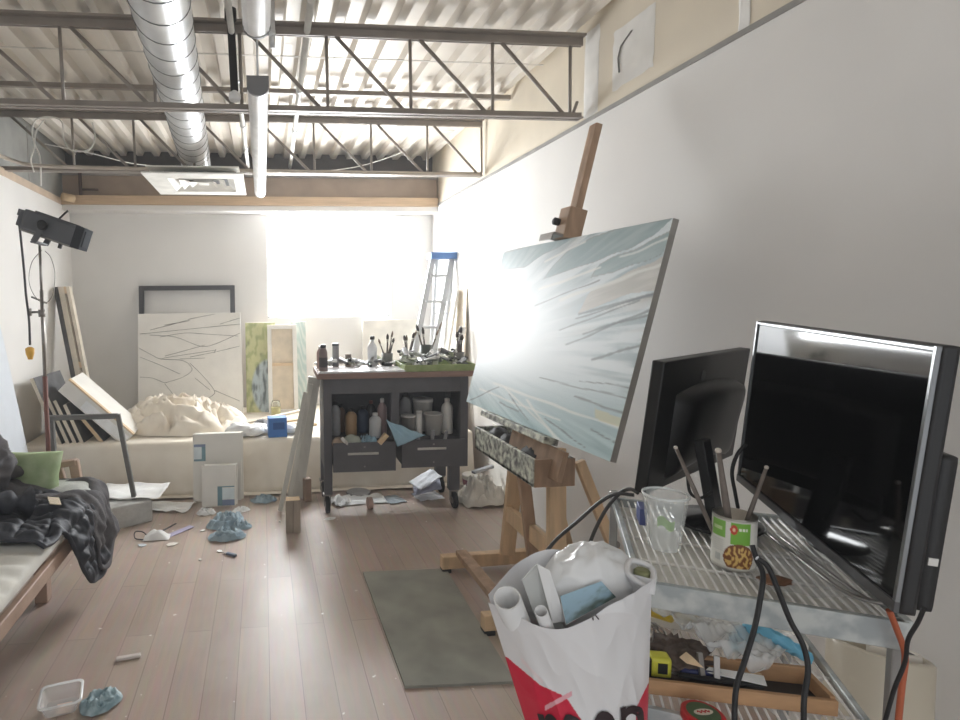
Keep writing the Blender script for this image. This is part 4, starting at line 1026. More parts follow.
# ---- under and beside the bench
sheet('paper_sheet', 'white paper lying flat under the workbench', (.68, 3.98, 0), .38, .20, .05, 21, .03)
sheet('paper_sheet', 'crumpled white paper beside the left caster under the workbench', (.52, 3.93, 0), .12, .14, .6, 22, .07)
sheet('grey_card', 'grey blue card under the workbench beside the white paper', (.93, 3.95, .0), .14, .16, .3, 23, .012, mat('grey blue card', (150, 160, 166), .7), 'card')
solo('tape_roll', 'small pinkish roll standing under the workbench centre', 'roll', MB().lathe([(.04, 0), (.042, .003), (.042, .03), (.04, .033)], (.71, 3.80, .042), 18, (1, .1, 0)), mat('pinkish tape', (176, 148, 136), .5))
solo('round_plate', 'flat dark round lid under the workbench behind white paper', 'lid', MB().lathe([(.09, 0), (.095, .01), (.09, .018)], (.70, 4.12, .0), 24), gpl)
for k, (x, y, z, r, tl_, lab, m) in enumerate(((1.20, 3.98, .0, .2, (0, 0), 'white booklet at the bottom of the heap by the right caster', mat('white booklet', (226, 228, 232), .6)), (1.19, 3.97, .035, -.2, (.05, .03), 'lilac grey booklet in the middle of the caster heap', mat('lilac grey booklet', (176, 178, 196), .6)), (1.18, 3.98, .085, .35, (.07, .02), 'white open booklet on top of the caster heap', mat('white booklet', (226, 228, 232), .6)))):
    sheet('booklet', lab, (x, y, z), .20, .15, r, 40+k, .02, m, 'booklet', 'booklets by the right caster', tl_)
t = thing('paint_tub', 'white tub with purple band behind the right caster', 'tub', (1.62, 4.15, 0))
part(t, 'wall', MB().lathe([(.07, 0), (.078, .09), (.078, .1)], (1.60, 4.12, 0), 22), wpl)
part(t, 'band', MB().lathe([(.0765, .035), (.0795, .08)], (1.60, 4.12, 0), 22, cap=False), mat('purple band', (136, 86, 110), .5), label='purple band')
part(t, 'lid', MB().lathe([(.083, .098), (.083, .112), (.07, .116)], (1.60, 4.12, 0), 22), wpl)
solo('white_sheet', 'white board leaning on the wall between bench and easel', 'board', MB().slab([(1.70, 3.55, 0), (1.70, 4.1, 0), (1.742, 4.1, .52), (1.742, 3.6, .46)], .012), cv_white)
rag('heaped off white canvas bag on the floor right of bench', (1.545, 3.83, 0), .17, .17, .20, 33, .2, mat('off white bag cloth', (212, 206, 196), .85, var=.05), 'cloth_bag', 'bag')
solo('grey_stick', 'grey tool lying on top of the canvas bag', 'tool', MB().beam((1.50, 3.86, .21), (1.68, 3.94, .225), .035, .02, (0, 0, 1), .006), gpl)
# ------------------------------------------------------------------ step ladder behind the bench
alu = mat('brushed aluminium', (184, 186, 188), .45, metal=.3, var=.04)
lblue = mat('blue ladder cap', (92, 132, 190), .5)
lx0, lx1 = 1.50, 1.72; LY = 4.98
zt = at(440, 258, 'y', LY).z
t = thing('step_ladder', 'aluminium step ladder with blue top cap standing in the back corner', 'ladder', (1.5, LY, ZP))
topL, topR = V((at(433, 262, 'y', LY).x, LY, zt)), V((at(452, 262, 'y', LY).x, LY, zt))
slant = V((at(415, 352, 'y', LY-.05).x-topL.x, -.04, at(415, 352, 'y', LY-.05).z-zt)); k_ = (zt-ZP-.01)/-slant.z
fl_, fr_ = topL+slant*k_, topR+slant*k_
fl_.z = fr_.z = ZP+.006
dirw = (topR-topL).normalized()
def rail(a, b, w=.05, d=.028): return MB().beam(a, b, w, d, (0, 1, 0), .003)
part(t, 'front_rail', rail(topL+V((.0, 0, 0)), fl_), alu); part(t, 'front_rail', rail(topR, fr_), alu)
for k in range(6):
    f = (k+.7)/6.2; a_, b_ = topL.lerp(fl_, f), topR.lerp(fr_, f)
    part(t, 'step', MB().beam(a_, b_, .075, .02, (0, 0, 1), .002), alu)
bl_, br_ = V((1.66, 5.30, ZP)), V((1.735, 5.2, ZP))
part(t, 'rear_rail', rail(topR+V((.012, .05, 0)), V((1.72, 5.30, ZP)), .03, .02), alu)
part(t, 'rear_rail', rail(topL+V((.05, .05, 0)), V((1.62, 5.40, ZP)), .03, .02), alu)
part(t, 'rear_brace', MB().beam(topR.lerp(V((1.72, 5.30, ZP)), .35), topL.lerp(V((1.62, 5.40, ZP)), .35)+V((.03, 0, 0)), .02, .012), alu)
part(t, 'top_cap', MB().box((topL+topR)/2+V((.005, .02, .02)), ((topR-topL).length+.075, .15, .06), None, .012), lblue, label='blue top cap')
# boards behind the ladder against the right wall
solo('white_board', 'white wooden board leaning beside the step ladder on right wall', 'board', MB().slab([(1.52, 4.78, ZP), (1.52, 4.92, ZP), (1.70, 4.92, 1.55), (1.70, 4.78, 1.55)], .02), cv_white)
solo('cream_board', 'cream board leaning flat on the right wall behind ladder', 'board', MB().slab([(1.66, 4.55, ZP), (1.66, 4.86, ZP), (1.742, 4.86, 1.58), (1.742, 4.66, 1.56)], .012), cv_edge)
solo('slim_lath', 'slim white lath leaning at the foot of the step ladder', 'board', MB().beam((1.46, 4.56, ZP), (1.69, 4.60, 1.24), .05, .022, (0, 1, 0), .002), cv_white)
# pale box standing on the platform under the window
x0, x1 = at(363, 330, 'y', 5.58).x, at(417, 330, 'y', 5.58).x; zt = at(380, 320, 'y', 5.58).z
solo('pale_board', 'pale cream panel standing under the window behind the bench', 'board', MB().lo(x0, x1, 5.59, 5.62, ZP, zt, .002), mat('pale cream panel', (224, 220, 210), .7))
# ------------------------------------------------------------------ easel
oak = mat('oiled beech', (208, 178, 142), .5, var=.07, scale=3, stretch=(10, 10, 1.2))
oak_d = mat('stained old wood', (166, 138, 114), .6, var=.12, scale=4, stretch=(6, 6, 1.5))
smear = mat('paint smeared wood', (96, 94, 92), .55, scale=30, col2=(200, 202, 186), bump=.3, sharp=(.38, .62))
PC, PYAW, PLEAN, PWD, PHT = V((1.318, 2.509, 1.303)), -1.521, .25, 1.27, .90
PA = V((math.cos(PYAW), math.sin(PYAW), 0)); PN = V((-math.sin(PYAW), math.cos(PYAW), 0))
PU = V((0, 0, 1))*math.cos(PLEAN)+PN*math.sin(PLEAN)
PF = PA.cross(PU).normalized()              # towards the painter
if PF.x > 0: PF = -PF
def pp(a, u, n=0): return PC+PA*a+PU*u+PF*n
e0 = (fl(443, 568, .05)); YF0, YN0 = 2.84, 2.27
t = thing('easel', 'beech studio easel holding the large abstract painting', 'easel', (1.3, 2.55, 0))
for y in (YF0, YN0):
    part(t, 'floor_runner', MB().beam((.93, y, .055), (1.66, y+.02, .055), .045, .07, (0, 0, 1), .005), oak)
    part(t, 'foot', MB().box((.955, y, .011), (.05, .05, .022), None, .006), blk)
part(t, 'cross_bar', MB().beam((1.04, YN0+.02, .10), (1.04, YF0-.0, .10), .06, .03, (0, 0, 1), .004), oak_d)
part(t, 'cross_bar', MB().beam((1.50, YN0+.02, .08), (1.50, YF0, .08), .06, .03, (0, 0, 1), .004), oak_d)
# uprights rising from the runners towards the tray
UL0, UL1 = V((1.285, YF0-.03, .09)), V((1.305, YF0-.10, .72))
UR0, UR1 = V((1.285, YN0+.03, .09)), V((1.32, YN0+.12, .78))
part(t, 'upright', MB().beam(UL0, UL1, .075, .032, (0, 1, 0), .004), oak)
part(t, 'upright', MB().beam(UR0, UR1, .08, .034, (0, 1, 0), .004), oak)
part(t, 'brace', MB().beam((1.275, YF0-.04, .33), (1.275, YN0+.05, .33), .03, .085, (0, 0, 1), .004), oak)
part(t, 'rear_leg', MB().beam((1.42, YN0+.10, .72), (1.66, YN0+.02, .07), .045, .03, (0, 1, 0), .004), oak)
part(t, 'rear_leg', MB().beam((1.42, YF0-.12, .72), (1.66, YF0, .07), .045, .03, (0, 1, 0), .004), oak)
part(t, 'leg_hinge', MB().lathe([(.02, 0), (.02, .02)], (1.56, YN0+.045, .35), 10, (0, -1, 0)), chrome)
# mast behind the painting, following its lean
mb0, mt0 = pp(-.05, -.62, -.045), pp(-.085, 1.03, -.045)
part(t, 'mast', MB().beam(mb0, mt0, .055, .034, tuple(PF), .004), oak_d)
# top clamp gripping the painting
cl = part(t, 'top_clamp', MB().box(pp(-.055, .53, -.025), (.085, .09, .15), Matrix((PA, -PF, PU)).transposed(), .006), oak_d)
part(t, 'clamp_plate', MB().box(pp(-.075, .462, .02), (.12, .10, .012), Matrix((PA, -PF, PU)).transposed(), .003).box(pp(-.075, .448, .07), (.11, .006, .03), Matrix((PA, -PF, PU)).transposed(), .002), chrome, under=cl)
part(t, 'clamp_screw', MB().lathe([(.018, 0), (.018, .03), (.010, .035)], pp(-.085, .535, .015), 12, tuple(PF)), blk, under=cl)
# ledge below the painting and the paint box
part(t, 'ledge', MB().beam(pp(-.36, -.468, .0), pp(.26, -.468, .0), .07, .03, tuple(PU), .003), smear)
part(t, 'ledge_back', MB().beam(pp(-.1, -.555, -.03), pp(.34, -.555, -.03), .022, .13, tuple(PU), .003), oak_d)
part(t, 'mast_foot', MB().beam((1.30, 2.53, .12), (1.22, 2.53, .72), .055, .03, (0, 1, 0), .004), oak_d)
bx0, bx1, by0, by1, bz0, bz1 = 1.135, 1.32, 2.235, 2.90, .655, .775
tr = part(t, 'tray_box', MB().lo(bx0, bx0+.016, by0, by1, bz0, bz1, .002).lo(bx0, bx1, by1-.016, by1, bz0, bz1).lo(bx0, bx1, by0, by1, bz0, bz0+.012).lo(bx1-.016, bx1, by0, by1, bz0, bz1), smear)
part(t, 'tray_end', MB().lo(bx0+.004, bx1, by0-.004, by0+.012, bz0, bz1, .002), oak_d, under=tr)
part(t, 'tray_divider', MB().lo(bx0+.016, bx1-.016, 2.52, 2.53, bz0+.012, bz1-.02), smear, under=tr)
# crumpled things in the tray
for k, (y, lab) in enumerate(((2.42, 'dark crumpled rag in the near end of easel tray'), (2.66, 'dark paint tin lid in the middle of easel tray'), (2.80, 'dark smeared palette knife block at the far end of easel tray'))):
    solo('tray_rag', lab, 'rag', MB().blob((1.23, y, bz0+.075), (.05, .08, .05), 50+k, .3, 2.2, 18, 12, .3), mat('paint stained dark rag', (60, 58, 58), .6, var=.15, scale=30), 'things in the easel tray')
# ------------------------------------------------------------------ the painting
def seg(p, a, b):
    ax_, ay = a; bx_, by = b; dx, dy = bx_-ax_, by-ay
    tt = max(0, min(1, ((p[0]-ax_)*dx+(p[1]-ay)*dy)/(dx*dx+dy*dy)))
    return math.hypot(p[0]-ax_-dx*tt, p[1]-ay-dy*tt), tt
def inside(p, poly):
    r = False; n = len(poly)
    for i in range(n):
        (x0, y0), (x1, y1) = poly[i], poly[i-1]
        if (y0 > p[1]) != (y1 > p[1]) and p[0] < (x1-x0)*(p[1]-y0)/(y1-y0)+x0: r = not r
    return r
LEAF1 = [(544, 279), (553, 266), (568, 252), (590, 239), (615, 230), (645, 223), (672, 219), (655, 235), (630, 247), (604, 258), (575, 268)]
LEAF2 = [(592, 277), (598, 266), (615, 258), (640, 247), (672, 231), (664, 253), (645, 260), (615, 272)]
LEAF3 = [(502, 254), (530, 246), (574, 237), (560, 247), (545, 254), (525, 266), (503, 270)]
BEIGE = [(590, 292), (625, 274), (664, 256), (657, 290), (630, 294), (600, 305), (578, 313)]
DARKS = [((580, 313), (668, 291), 2.2), ((577, 318), (655, 293), 1.4), ((585, 333), (648, 315), 2.2), ((566, 345), (655, 308), 1.6), ((560, 330), (640, 300), 1.2), ((592, 360), (640, 345), 1.8), ((535, 305), (600, 280), .9),
         ((480, 402), (640, 452), .0), ((540, 378), (640, 402), 1.0), ((575, 396), (640, 418), 1.4), ((500, 402), (520, 412), 1.0), ((510, 395), (528, 420), .8), ((580, 380), (648, 392), 1.0), ((590, 430), (622, 445), 1.0), ((545, 418), (585, 448), 1.0), ((470, 400), (500, 388), .8)]
LIGHTS = [((495, 384), (630, 432), 1.8), ((480, 390), (560, 420), 1.2), ((505, 388), (570, 450), 1.3), ((527, 400), (560, 445), 1.6), ((560, 300), (668, 262), 2.2), ((540, 290), (600, 268), 1.5), ((620, 258), (668, 238), 1.5), ((545, 262), (585, 242), 1.2)]
def art(u, v):
    p3 = pp((u-.5)*PWD, (v-.5)*PHT); x, y = proj(p3)
    # slight wander of the strokes
    wx = 2.2*noise.noise(V((x*.03, y*.05, 1))); wy = 2.2*noise.noise(V((x*.03, y*.05, 5))); q = (x+wx, y+wy)
    F = (455, 352); an = math.atan2(y-F[1], x-F[0]); d = math.hypot(x-F[0], y-F[1])
    st = fbm(V((an*16, d*.012, 3)), 5); st2 = fbm(V((an*44, d*.02, 8)), 3)
    c = mix((222, 230, 233), (172, 188, 192), smooth(-.05, .35, st+.35*st2+.1)*smooth(60, 190, d))
    c = mix(c, (186, 184, 178), .8*smooth(.05, .4, fbm(V((an*9, d*.008, 12)), 3))*smooth(95, 180, d)*smooth(410, 330, y))
    vb = smooth(355, 440, y+.12*(x-560)*-1)
    c = mix(c, mix((150, 178, 182), (198, 218, 220), smooth(-.4, .4, st+.4*st2)), vb*.9)
    if inside(q, BEIGE): c = mix((190, 190, 184), (208, 207, 202), smooth(-.3, .3, st2))
    for L_ in (LEAF1, LEAF2, LEAF3):
        if inside(q, L_): c = mix((150, 170, 174), (170, 186, 188), smooth(-.3, .4, st2+st*.5))
        elif inside((q[0]+1.5, q[1]-1.2), L_) or inside((q[0]-1.0, q[1]+1.6), L_): c = mix(c, (120, 124, 122), .55)
    for a, b_, w in LIGHTS:
        dd, tt = seg(q, a, b_)
        if dd < w: c = mix(c, (236, 238, 234), .85*(1-dd/w)**.5)
    for a, b_, w in DARKS:
        dd, tt = seg(q, a, b_)
        ww = w*(.5+.9*abs(noise.noise(V((tt*7, a[0]*.1, 2)))+.3))
        if w and dd < ww: c = mix(c, (112, 120, 124), .8*(1-dd/ww)**.6)
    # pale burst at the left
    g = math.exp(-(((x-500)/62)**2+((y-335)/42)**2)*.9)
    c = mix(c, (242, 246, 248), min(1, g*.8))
    if y > 395 and 595 < x < 660 and abs((y-400)-(x-560)*.38) < 5: c = mix(c, (226, 210, 160), .45)
    return lin(c)
t = thing('large_painting', 'large abstract painting of pale blue radiating strokes on the easel', 'painting', pp(0, -PHT/2))
mb = MB(); th = .024
cs = [pp(sx_*PWD/2, sy_*PHT/2, 0) for sx_, sy_ in ((-1, -1), (1, -1), (1, 1), (-1, 1))]
mb.prism([c_-PF*.001 for c_ in cs], -PF*th)
part(t, 'stretched_edge', mb, mat('grey canvas edge', (150, 147, 142), .75))
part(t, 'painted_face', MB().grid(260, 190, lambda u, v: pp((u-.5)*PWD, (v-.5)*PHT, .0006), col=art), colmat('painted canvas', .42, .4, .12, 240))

# ------------------------------------------------------------------ wire cart
O = V((.728, .995, 0)); CVv = fl(613, 494, .9)-O; CVv.z = 0; CVv.normalize(); CU = V((CVv.y, -CVv.x, 0)); RC = Matrix((CU, CVv, V((0, 0, 1)))).transposed()
CWd, CDp = .40, .50
def K(u, v, z): return O+CU*u+CVv*v+V((0, 0, z))
railm = mat('paint splashed grey rail', (158, 164, 166), .45, metal=.25, scale=26, col2=(188, 192, 190), sharp=(.42, .6))
wire_m = mat('white coated wire', (236, 234, 230), .4)
post_m = mat('grey steel post', (150, 150, 148), .45, metal=.4)
ZS = .90; ZM = .645; ZL = .16
t = cart = thing('wire_cart', 'splashed grey steel cart with wire shelves, nearest furniture on the right', 'cart', K(CWd/2, CDp/2, 0))
for u, v, h in ((.004, .004, .895), (CWd-.012, .004, .90), (0, CDp, .905), (CWd, CDp, .91)):
    p = part(t, 'post', MB().box(K(u, v, h/2), (.019, .019, h), RC, .003), post_m)
    if v > .1 or u < .1: part(t, 'post_cap', MB().lathe([(.015, 0), (.015, .022), (.011, .026)] if v < .1 else [(.013, 0), (.013, .01), (.009, .014)], K(u, v, h), 12), mat('greenish knob', (132, 134, 96), .4, metal=.3) if v < .1 else chrome, under=p)
def shelf(z, n, hr=.05):
    a = MB()
    f = part(t, 'shelf_rim', MB().box(K(CWd/2, 0, z-hr/2), (CWd, .012, hr), RC, .002).box(K(CWd/2, CDp, z-hr/2), (CWd, .012, hr), RC, .002).box(K(0, CDp/2, z-.010), (.012, CDp, .022), RC, .002).box(K(CWd, CDp/2, z-.010), (.012, CDp, .022), RC, .002), railm)
    for k in range(n):
        u = CWd*(k+1)/(n+1); a.tube([K(u, .005, z-.006), K(u, CDp-.005, z-.006)], .0027, 6)
    for v in (.12, .25, .38): a.tube([K(.005, v, z-.011), K(CWd-.005, v, z-.011)], .0035, 6)
    part(t, 'wire_grid', a, wire_m)
shelf(ZS, 23); shelf(ZM, 23, .04); shelf(ZL, 23, .04)
part(t, 'gap_backing', MB().box(K(CWd/2, CDp/2, ZS-.022), (CWd-.02, CDp-.02, .003), RC), mat('white gap backing', (236, 234, 228), .6))  # added white sheet, makes the gaps between the shelf wires read bright
# white board lying below the wires of the top shelf at the back
solo('white_tray_board', 'white board on the middle shelf seen through the wires', 'board', MB().box(K(.20, .40, ZM+.012), (.36, .17, .02), RC, .002), mat('white melamine', (222, 220, 214), .5))
# ---- television-like monitor with glossy dark screen
def monitor_axes(c, yaw, lean, roll):
    a = V((math.cos(yaw), math.sin(yaw), 0)); n = V((-math.sin(yaw), math.cos(yaw), 0)); u = V((0, 0, 1))*math.cos(lean)+n*math.sin(lean)
    a, u = a*math.cos(roll)+u*math.sin(roll), u*math.cos(roll)-a*math.sin(roll)
    return V(c), a, u, a.cross(u)
s_ = 1.10
c0 = V((1.038*s_, .953*s_, HCAM-(HCAM-1.194)*s_))
MC, MA, MU, MN = monitor_axes(c0, -1.991, .060, -.025)
w, h = .589*s_, .39*s_
if MN.x > 0: MN = -MN
RM = Matrix((MA, -MN, MU)).transposed()
def mo(a, u, n): return MC+MA*a+MU*u+MN*n
gloss = mat('glossy black screen', (5, 5, 6), SCR_R, var=0, spec=.5)
t = thing('monitor', 'larger monitor with glossy black screen on the right edge of cart', 'monitor', mo(0, -h/2, -.03))
part(t, 'casing', MB().box(mo(0, 0, -.013), (w+.004, .022, h+.004), RM, .006), blk)
part(t, 'screen', MB().box(mo(0, 0, -.0005), (w-.022, .003, h-.022), RM), gloss)
bz = mat('silver grey bezel', (128, 130, 132), .3, metal=.6)
part(t, 'bezel', MB().box(mo(0, h/2-.005, .0005), (w, .007, .006), RM, .001).box(mo(w/2-.004, 0, .0005), (.007, .007, h), RM, .001).box(mo(-w/2+.004, 0, .0005), (.008, .007, h), RM, .001), bz)
part(t, 'lower_bezel', MB().box(mo(0, -h/2+.008, .0005), (w, .008, .018), RM, .001), mat('dark grey bezel', (84, 84, 86), .35))
hs = part(t, 'rear_housing', MB().box(mo(0, -.19*h, -.036), (w*.985, .026, h*.60), RM, .02), blk)
part(t, 'rating_sticker', MB().box(mo(w*.4925+.001, -.29*h, -.036), (.002, .012, .012), RM), wpl, under=hs)
sb = mo(0, -h/2, -.05)
part(t, 'stand_neck', MB().beam(mo(-.05, -.06, -.10), V((mo(-.05, 0, -.12).x, mo(-.05, 0, -.12).y, ZS+.012)), .07, .03, tuple(MN)), blk)
pn = mo(-.05, 0, -.12)
part(t, 'stand_base', MB().lathe([(.085, 0), (.09, .006), (.08, .014), (.02, .018)], (pn.x, pn.y, ZS+.001), 28), blk)
# ---- smaller monitor seen from behind
pa, pb = at(664, 362, 'z', 1.305), at(752, 348, 'z', 1.305)
yaw2 = math.atan2(pb.y-pa.y, pb.x-pa.x); w2, h2 = .56, .325
A2 = V((math.cos(yaw2), math.sin(yaw2), 0)); N2 = V((-math.sin(yaw2), math.cos(yaw2), 0))      # away from us
U2 = (V((0, 0, 1))*math.cos(.10)-N2*math.sin(.10)).normalized()
R2 = Matrix((A2, A2.cross(U2)*-1, U2)).transposed()
B2 = A2.cross(U2)
if B2.dot(V((0, -1, 0))) < 0: B2 = -B2
def m2(a, u, n): return pa+A2*a-U2*u+B2*n
dkp = mat('black textured plastic', (21, 20, 20), .42)
t = thing('monitor', 'smaller black monitor turned away, seen from behind, at the cart back', 'monitor', m2(w2/2, h2, 0))
R2 = Matrix((A2, -B2, U2)).transposed()
part(t, 'panel', MB().box(m2(w2/2, h2/2, -.012), (w2, .028, h2), R2, .004), dkp)
hump = MB()
def hp(u, v):
    a = (u-.5)*2; b_ = (v-.5)*2; e = (1-a**8)*(1-b_**8); e = max(0, e)
    return m2(w2*.52+a*w2*.36, h2*.55+b_*h2*.34+.02*(a*a), .002+.032*e**.5*(1-.35*b_))
part(t, 'rear_housing', hump.grid(24, 18, hp), dkp)
part(t, 'screen', MB().box(m2(w2/2, h2/2, -.0265), (w2-.03, .002, h2-.03), R2), gloss)
part(t, 'logo_disc', MB().lathe([(.014, 0), (.014, .0015)], m2(w2*.42, h2*.16, .0025), 18, tuple(B2)), mat('dark grey logo', (52, 52, 54), .4))
nb = fl(703, 516, ZS); nb = V((m2(w2*.30, 0, .06).x, m2(w2*.30, 0, .06).y, ZS))
part(t, 'stand_neck', MB().beam(m2(w2*.30, h2*.62, .045), nb+V((0, 0, .012)), .045, .022, tuple(B2), .003), blk)
part(t, 'stand_base', MB().lathe([(.095, 0), (.10, .005), (.09, .011), (.02, .014)], nb+V((0, 0, .001)), 28), mat('glossy black base', (28, 28, 30), .15))
# ------------------------------------------------------------------ things on the cart's top shelf
pc = fl(735, 572, ZS); pc = V((pc.x+.020, pc.y+.028, ZS+.001)); r, h = .0375, .108
t = thing('tin_can', 'food tin with green and white label holding three brushes', 'tin', pc)
tin_m = mat('tin plate', (176, 172, 164), .3, metal=.8)
part(t, 'tin_wall', MB().lathe([(r*.97, 0), (r, .003), (r, h-.003), (r*1.02, h), (r*.96, h), (r*.95, .006), (.001, .004)], pc, 40, cap=False), tin_m)
va = math.atan2(CP.y-pc.y, CP.x-pc.x)
def lab_c(u, v):
    # u runs round the tin, v bottom to top
    a = (u-.5)*2*PI
    if v < .03 or v > .97: return lin((200, 198, 190))
    c = (222, 220, 212)
    x = a/1.25                       # -1..1 over the visible half; right is negative
    if -.62 < x < .12 and v > .52: c = (118, 176, 62)
    if .30 < x < .92 and v > .62: c = (132, 184, 84)
    if .42 < x < .82 and .76 < v < .84: c = (196, 214, 160)
    if math.hypot((x-.0)*1.0, (v-.82)*1.3) < .13: c = (196, 72, 52)
    if math.hypot((x-.0)*1.0, (v-.82)*1.3) < .05: c = (232, 200, 160)
    if -.5 < x < -.14 and .80 < v < .87 and math.sin(x*50) > -.3: c = (228, 232, 214)
    e = ((x+.22)/.52)**2+((v-.24)/.27)**2
    if e < 1: c = mix((120, 70, 36), (214, 178, 104), smooth(-.12, .12, noise.noise(V((x*11, v*11, 1)))))
    elif e < 1.2: c = (122, 74, 44)
    if .35 < x < .85 and .30 < v < .56 and math.sin(v*150) > .2: c = (188, 188, 184)
    if .45 < x < .72 and .12 < v < .26: c = (170, 176, 170) if math.sin(x*90) > 0 else (206, 206, 200)
    return lin(c)
def lab_p(u, v):
    a = va+(u-.5)*2*PI*-1
    return pc+V((math.cos(a)*(r+.0006), math.sin(a)*(r+.0006), .004+(h-.008)*v))
part(t, 'paper_label', MB().grid(160, 70, lab_p, col=lambda u, v: lab_c(u, v)), colmat('printed label', .4, .4))
bh = [(675, 446, 712, 530, .0042, 'thin brush leaning left out of the tin can'), (718, 449, 722, 530, .0062, 'thick brush handle standing upright in the tin can'), (767, 466, 742, 530, .0042, 'thin brush leaning right out of the tin can')]
handp = mat('paint crusted handle', (112, 102, 95), .5, var=.12, scale=40)
for k, (x0, y0, x1, y1, rr_, lab) in enumerate(bh):
    bt = pc+V(((-.012, .0, .014)[k], (.008, -.004, .012)[k], .012))
    tp = at(x0, y0, 'y', pc.y+(.05, .0, -.02)[k])
    t = thing('paint_brush', lab, 'brush', bt, None)
    part(t, 'handle', MB().tube([bt.lerp(tp, .0), bt.lerp(tp, .5), bt.lerp(tp, .97)], [rr_*.8, rr_*1.1, rr_*.75], 10), handp)
    part(t, 'handle_tip', MB().blob(bt.lerp(tp, .985), rr_*.95, 1, 0), mat('pale tip', (196, 186, 176), .4))
# clear plastic cup
pc2 = fl(670, 558, ZS); pc2 = V((pc2.x+.02, pc2.y+.045, ZS+.001))
t = thing('plastic_cup', 'clear plastic cup with green print beside the food tin', 'cup', pc2)
cupm = mat('clear cup plastic', (238, 242, 240), .08, alpha=.30, var=0)
part(t, 'cup_wall', MB().lathe([(.001, .003), (.031, .002), (.0315, .004), (.044, .122)], pc2, 36, cap=False), cupm)
part(t, 'cup_rim', MB().lathe([(.0435, .119), (.0465, .120), (.0465, .124), (.0435, .125), (.0435, .119)], pc2, 36, cap=False), mat('cup rim plastic', (236, 240, 240), .1, alpha=.7, var=0))
part(t, 'cup_print', MB().grid(14, 6, lambda u, v: pc2+V((math.cos(va-.25+u*.8)*(.0392+.003*v), math.sin(va-.25+u*.8)*(.0392+.003*v), .058+.022*v+.006*math.sin(u*6)))), mat('green cup print', (150, 178, 130), .5, alpha=.75, var=0), label='green print')
# clear takeaway lid with brown stain and bent wires
a = K(.27, .10, ZS+.002)
t = thing('clear_wrap', 'clear plastic sheet with brown paint stain beside the food tin', 'plastic', a)
part(t, 'lid_sheet', MB().grid(12, 12, lambda u, v: K(.20+.17*u, .03+.20*v, ZS+.004+.014*abs(noise.noise(V((u*2, v*2, 4)))))), mat('hazy clear plastic', (224, 228, 232), .15, alpha=.25, var=0))
part(t, 'paint_stain', MB().blob(K(.235, .07, ZS+.010), (.028, .02, .004), 5, .4, 3, 20, 8), mat('brown paint', (122, 88, 66), .6, var=.15, scale=50), label='brown paint stain')
for k in range(2):
    o = .02*k
    solo('bent_rod', ('bent grey wire handle lying before the large monitor', 'second bent wire handle lying beside the first on the shelf')[k], 'wire', MB().tube(curve_pts([K(.30+o, .34, ZS+.006), K(.315+o, .18, ZS+.012), K(.335+o, .06, ZS+.012), K(.375, .035, ZS+.010), K(.40, .05, ZS+.012)], 6), .0035, 7), chrome, 'bent wire handles')
solo('blue_box_stick', 'small navy blue packet at the left edge of the top shelf', 'packet', MB().box(K(.045, .33, ZS+.022), (.016, .06, .04), RC, .002), mat('navy packet', (70, 80, 130), .5))
# cables
blackc = mat('black cable', (30, 30, 32), .5)
def cable(name, label, pts, r=.004, m=blackc):
    return solo(name, label, 'cable', MB().tube(curve_pts(pts, 8), r, 8), m)
def seq(pix, p0, p1):
    """points along a photo path whose distance from the camera runs from p0 to p1 (metres along view)"""
    n = len(pix); out = []
    for i, (x, y) in enumerate(pix):
        d = p0+(p1-p0)*i/(n-1); out.append(CP+(RT*((x-PX)/FOC)+DN*((y-PY)/FOC)+FW)*d)
    return out
cable('power_cable', 'black cable hanging from the food tin down past the rail, left strand', seq([(752, 545), (757, 560), (763, 575), (760, 600), (754, 630), (745, 660), (736, 690), (734, 735)], 1.00, .93), .0042)
cable('power_cable', 'black cable hanging over the rail, right strand', seq([(757, 558), (768, 567), (778, 590), (790, 620), (803, 645), (808, 670), (804, 700), (804, 735)], .97, .93), .0042)
cable('monitor_cable', 'grey cable looping left from the cart corner, upper strand', seq([(540, 560), (556, 540), (578, 521), (600, 502), (616, 494), (634, 495)], 1.62, 1.48), .005, mat('dark grey cable', (66, 64, 64), .5))
cable('monitor_cable', 'grey cable looping left from the cart corner, lower strand', seq([(588, 548), (596, 528), (607, 508), (620, 493), (630, 489), (638, 493)], 1.58, 1.46), .005, MATS['dark grey cable'])
cable('thin_cable', 'thin black cable dropping between the two monitors', seq([(746, 444), (737, 455), (732, 472), (735, 492), (738, 508)], 1.28, 1.30), .004)
cable('thin_cable', 'short black cable curled beneath the smaller monitor', seq([(687, 470), (690, 492), (700, 498), (712, 492)], 1.34, 1.32), .0035)
cable('orange_cable', 'orange brown cable hanging behind the near right cart post', seq([(889, 610), (897, 630), (905, 655), (902, 685), (898, 725)], .93, .94), .0045, mat('orange brown cable', (176, 92, 60), .5))
cable('monitor_cable', 'thin black cord hanging from the large monitor lower corner', seq([(924, 608), (918, 622), (908, 640), (905, 662), (894, 690), (884, 725)], .80, .86), .0028)
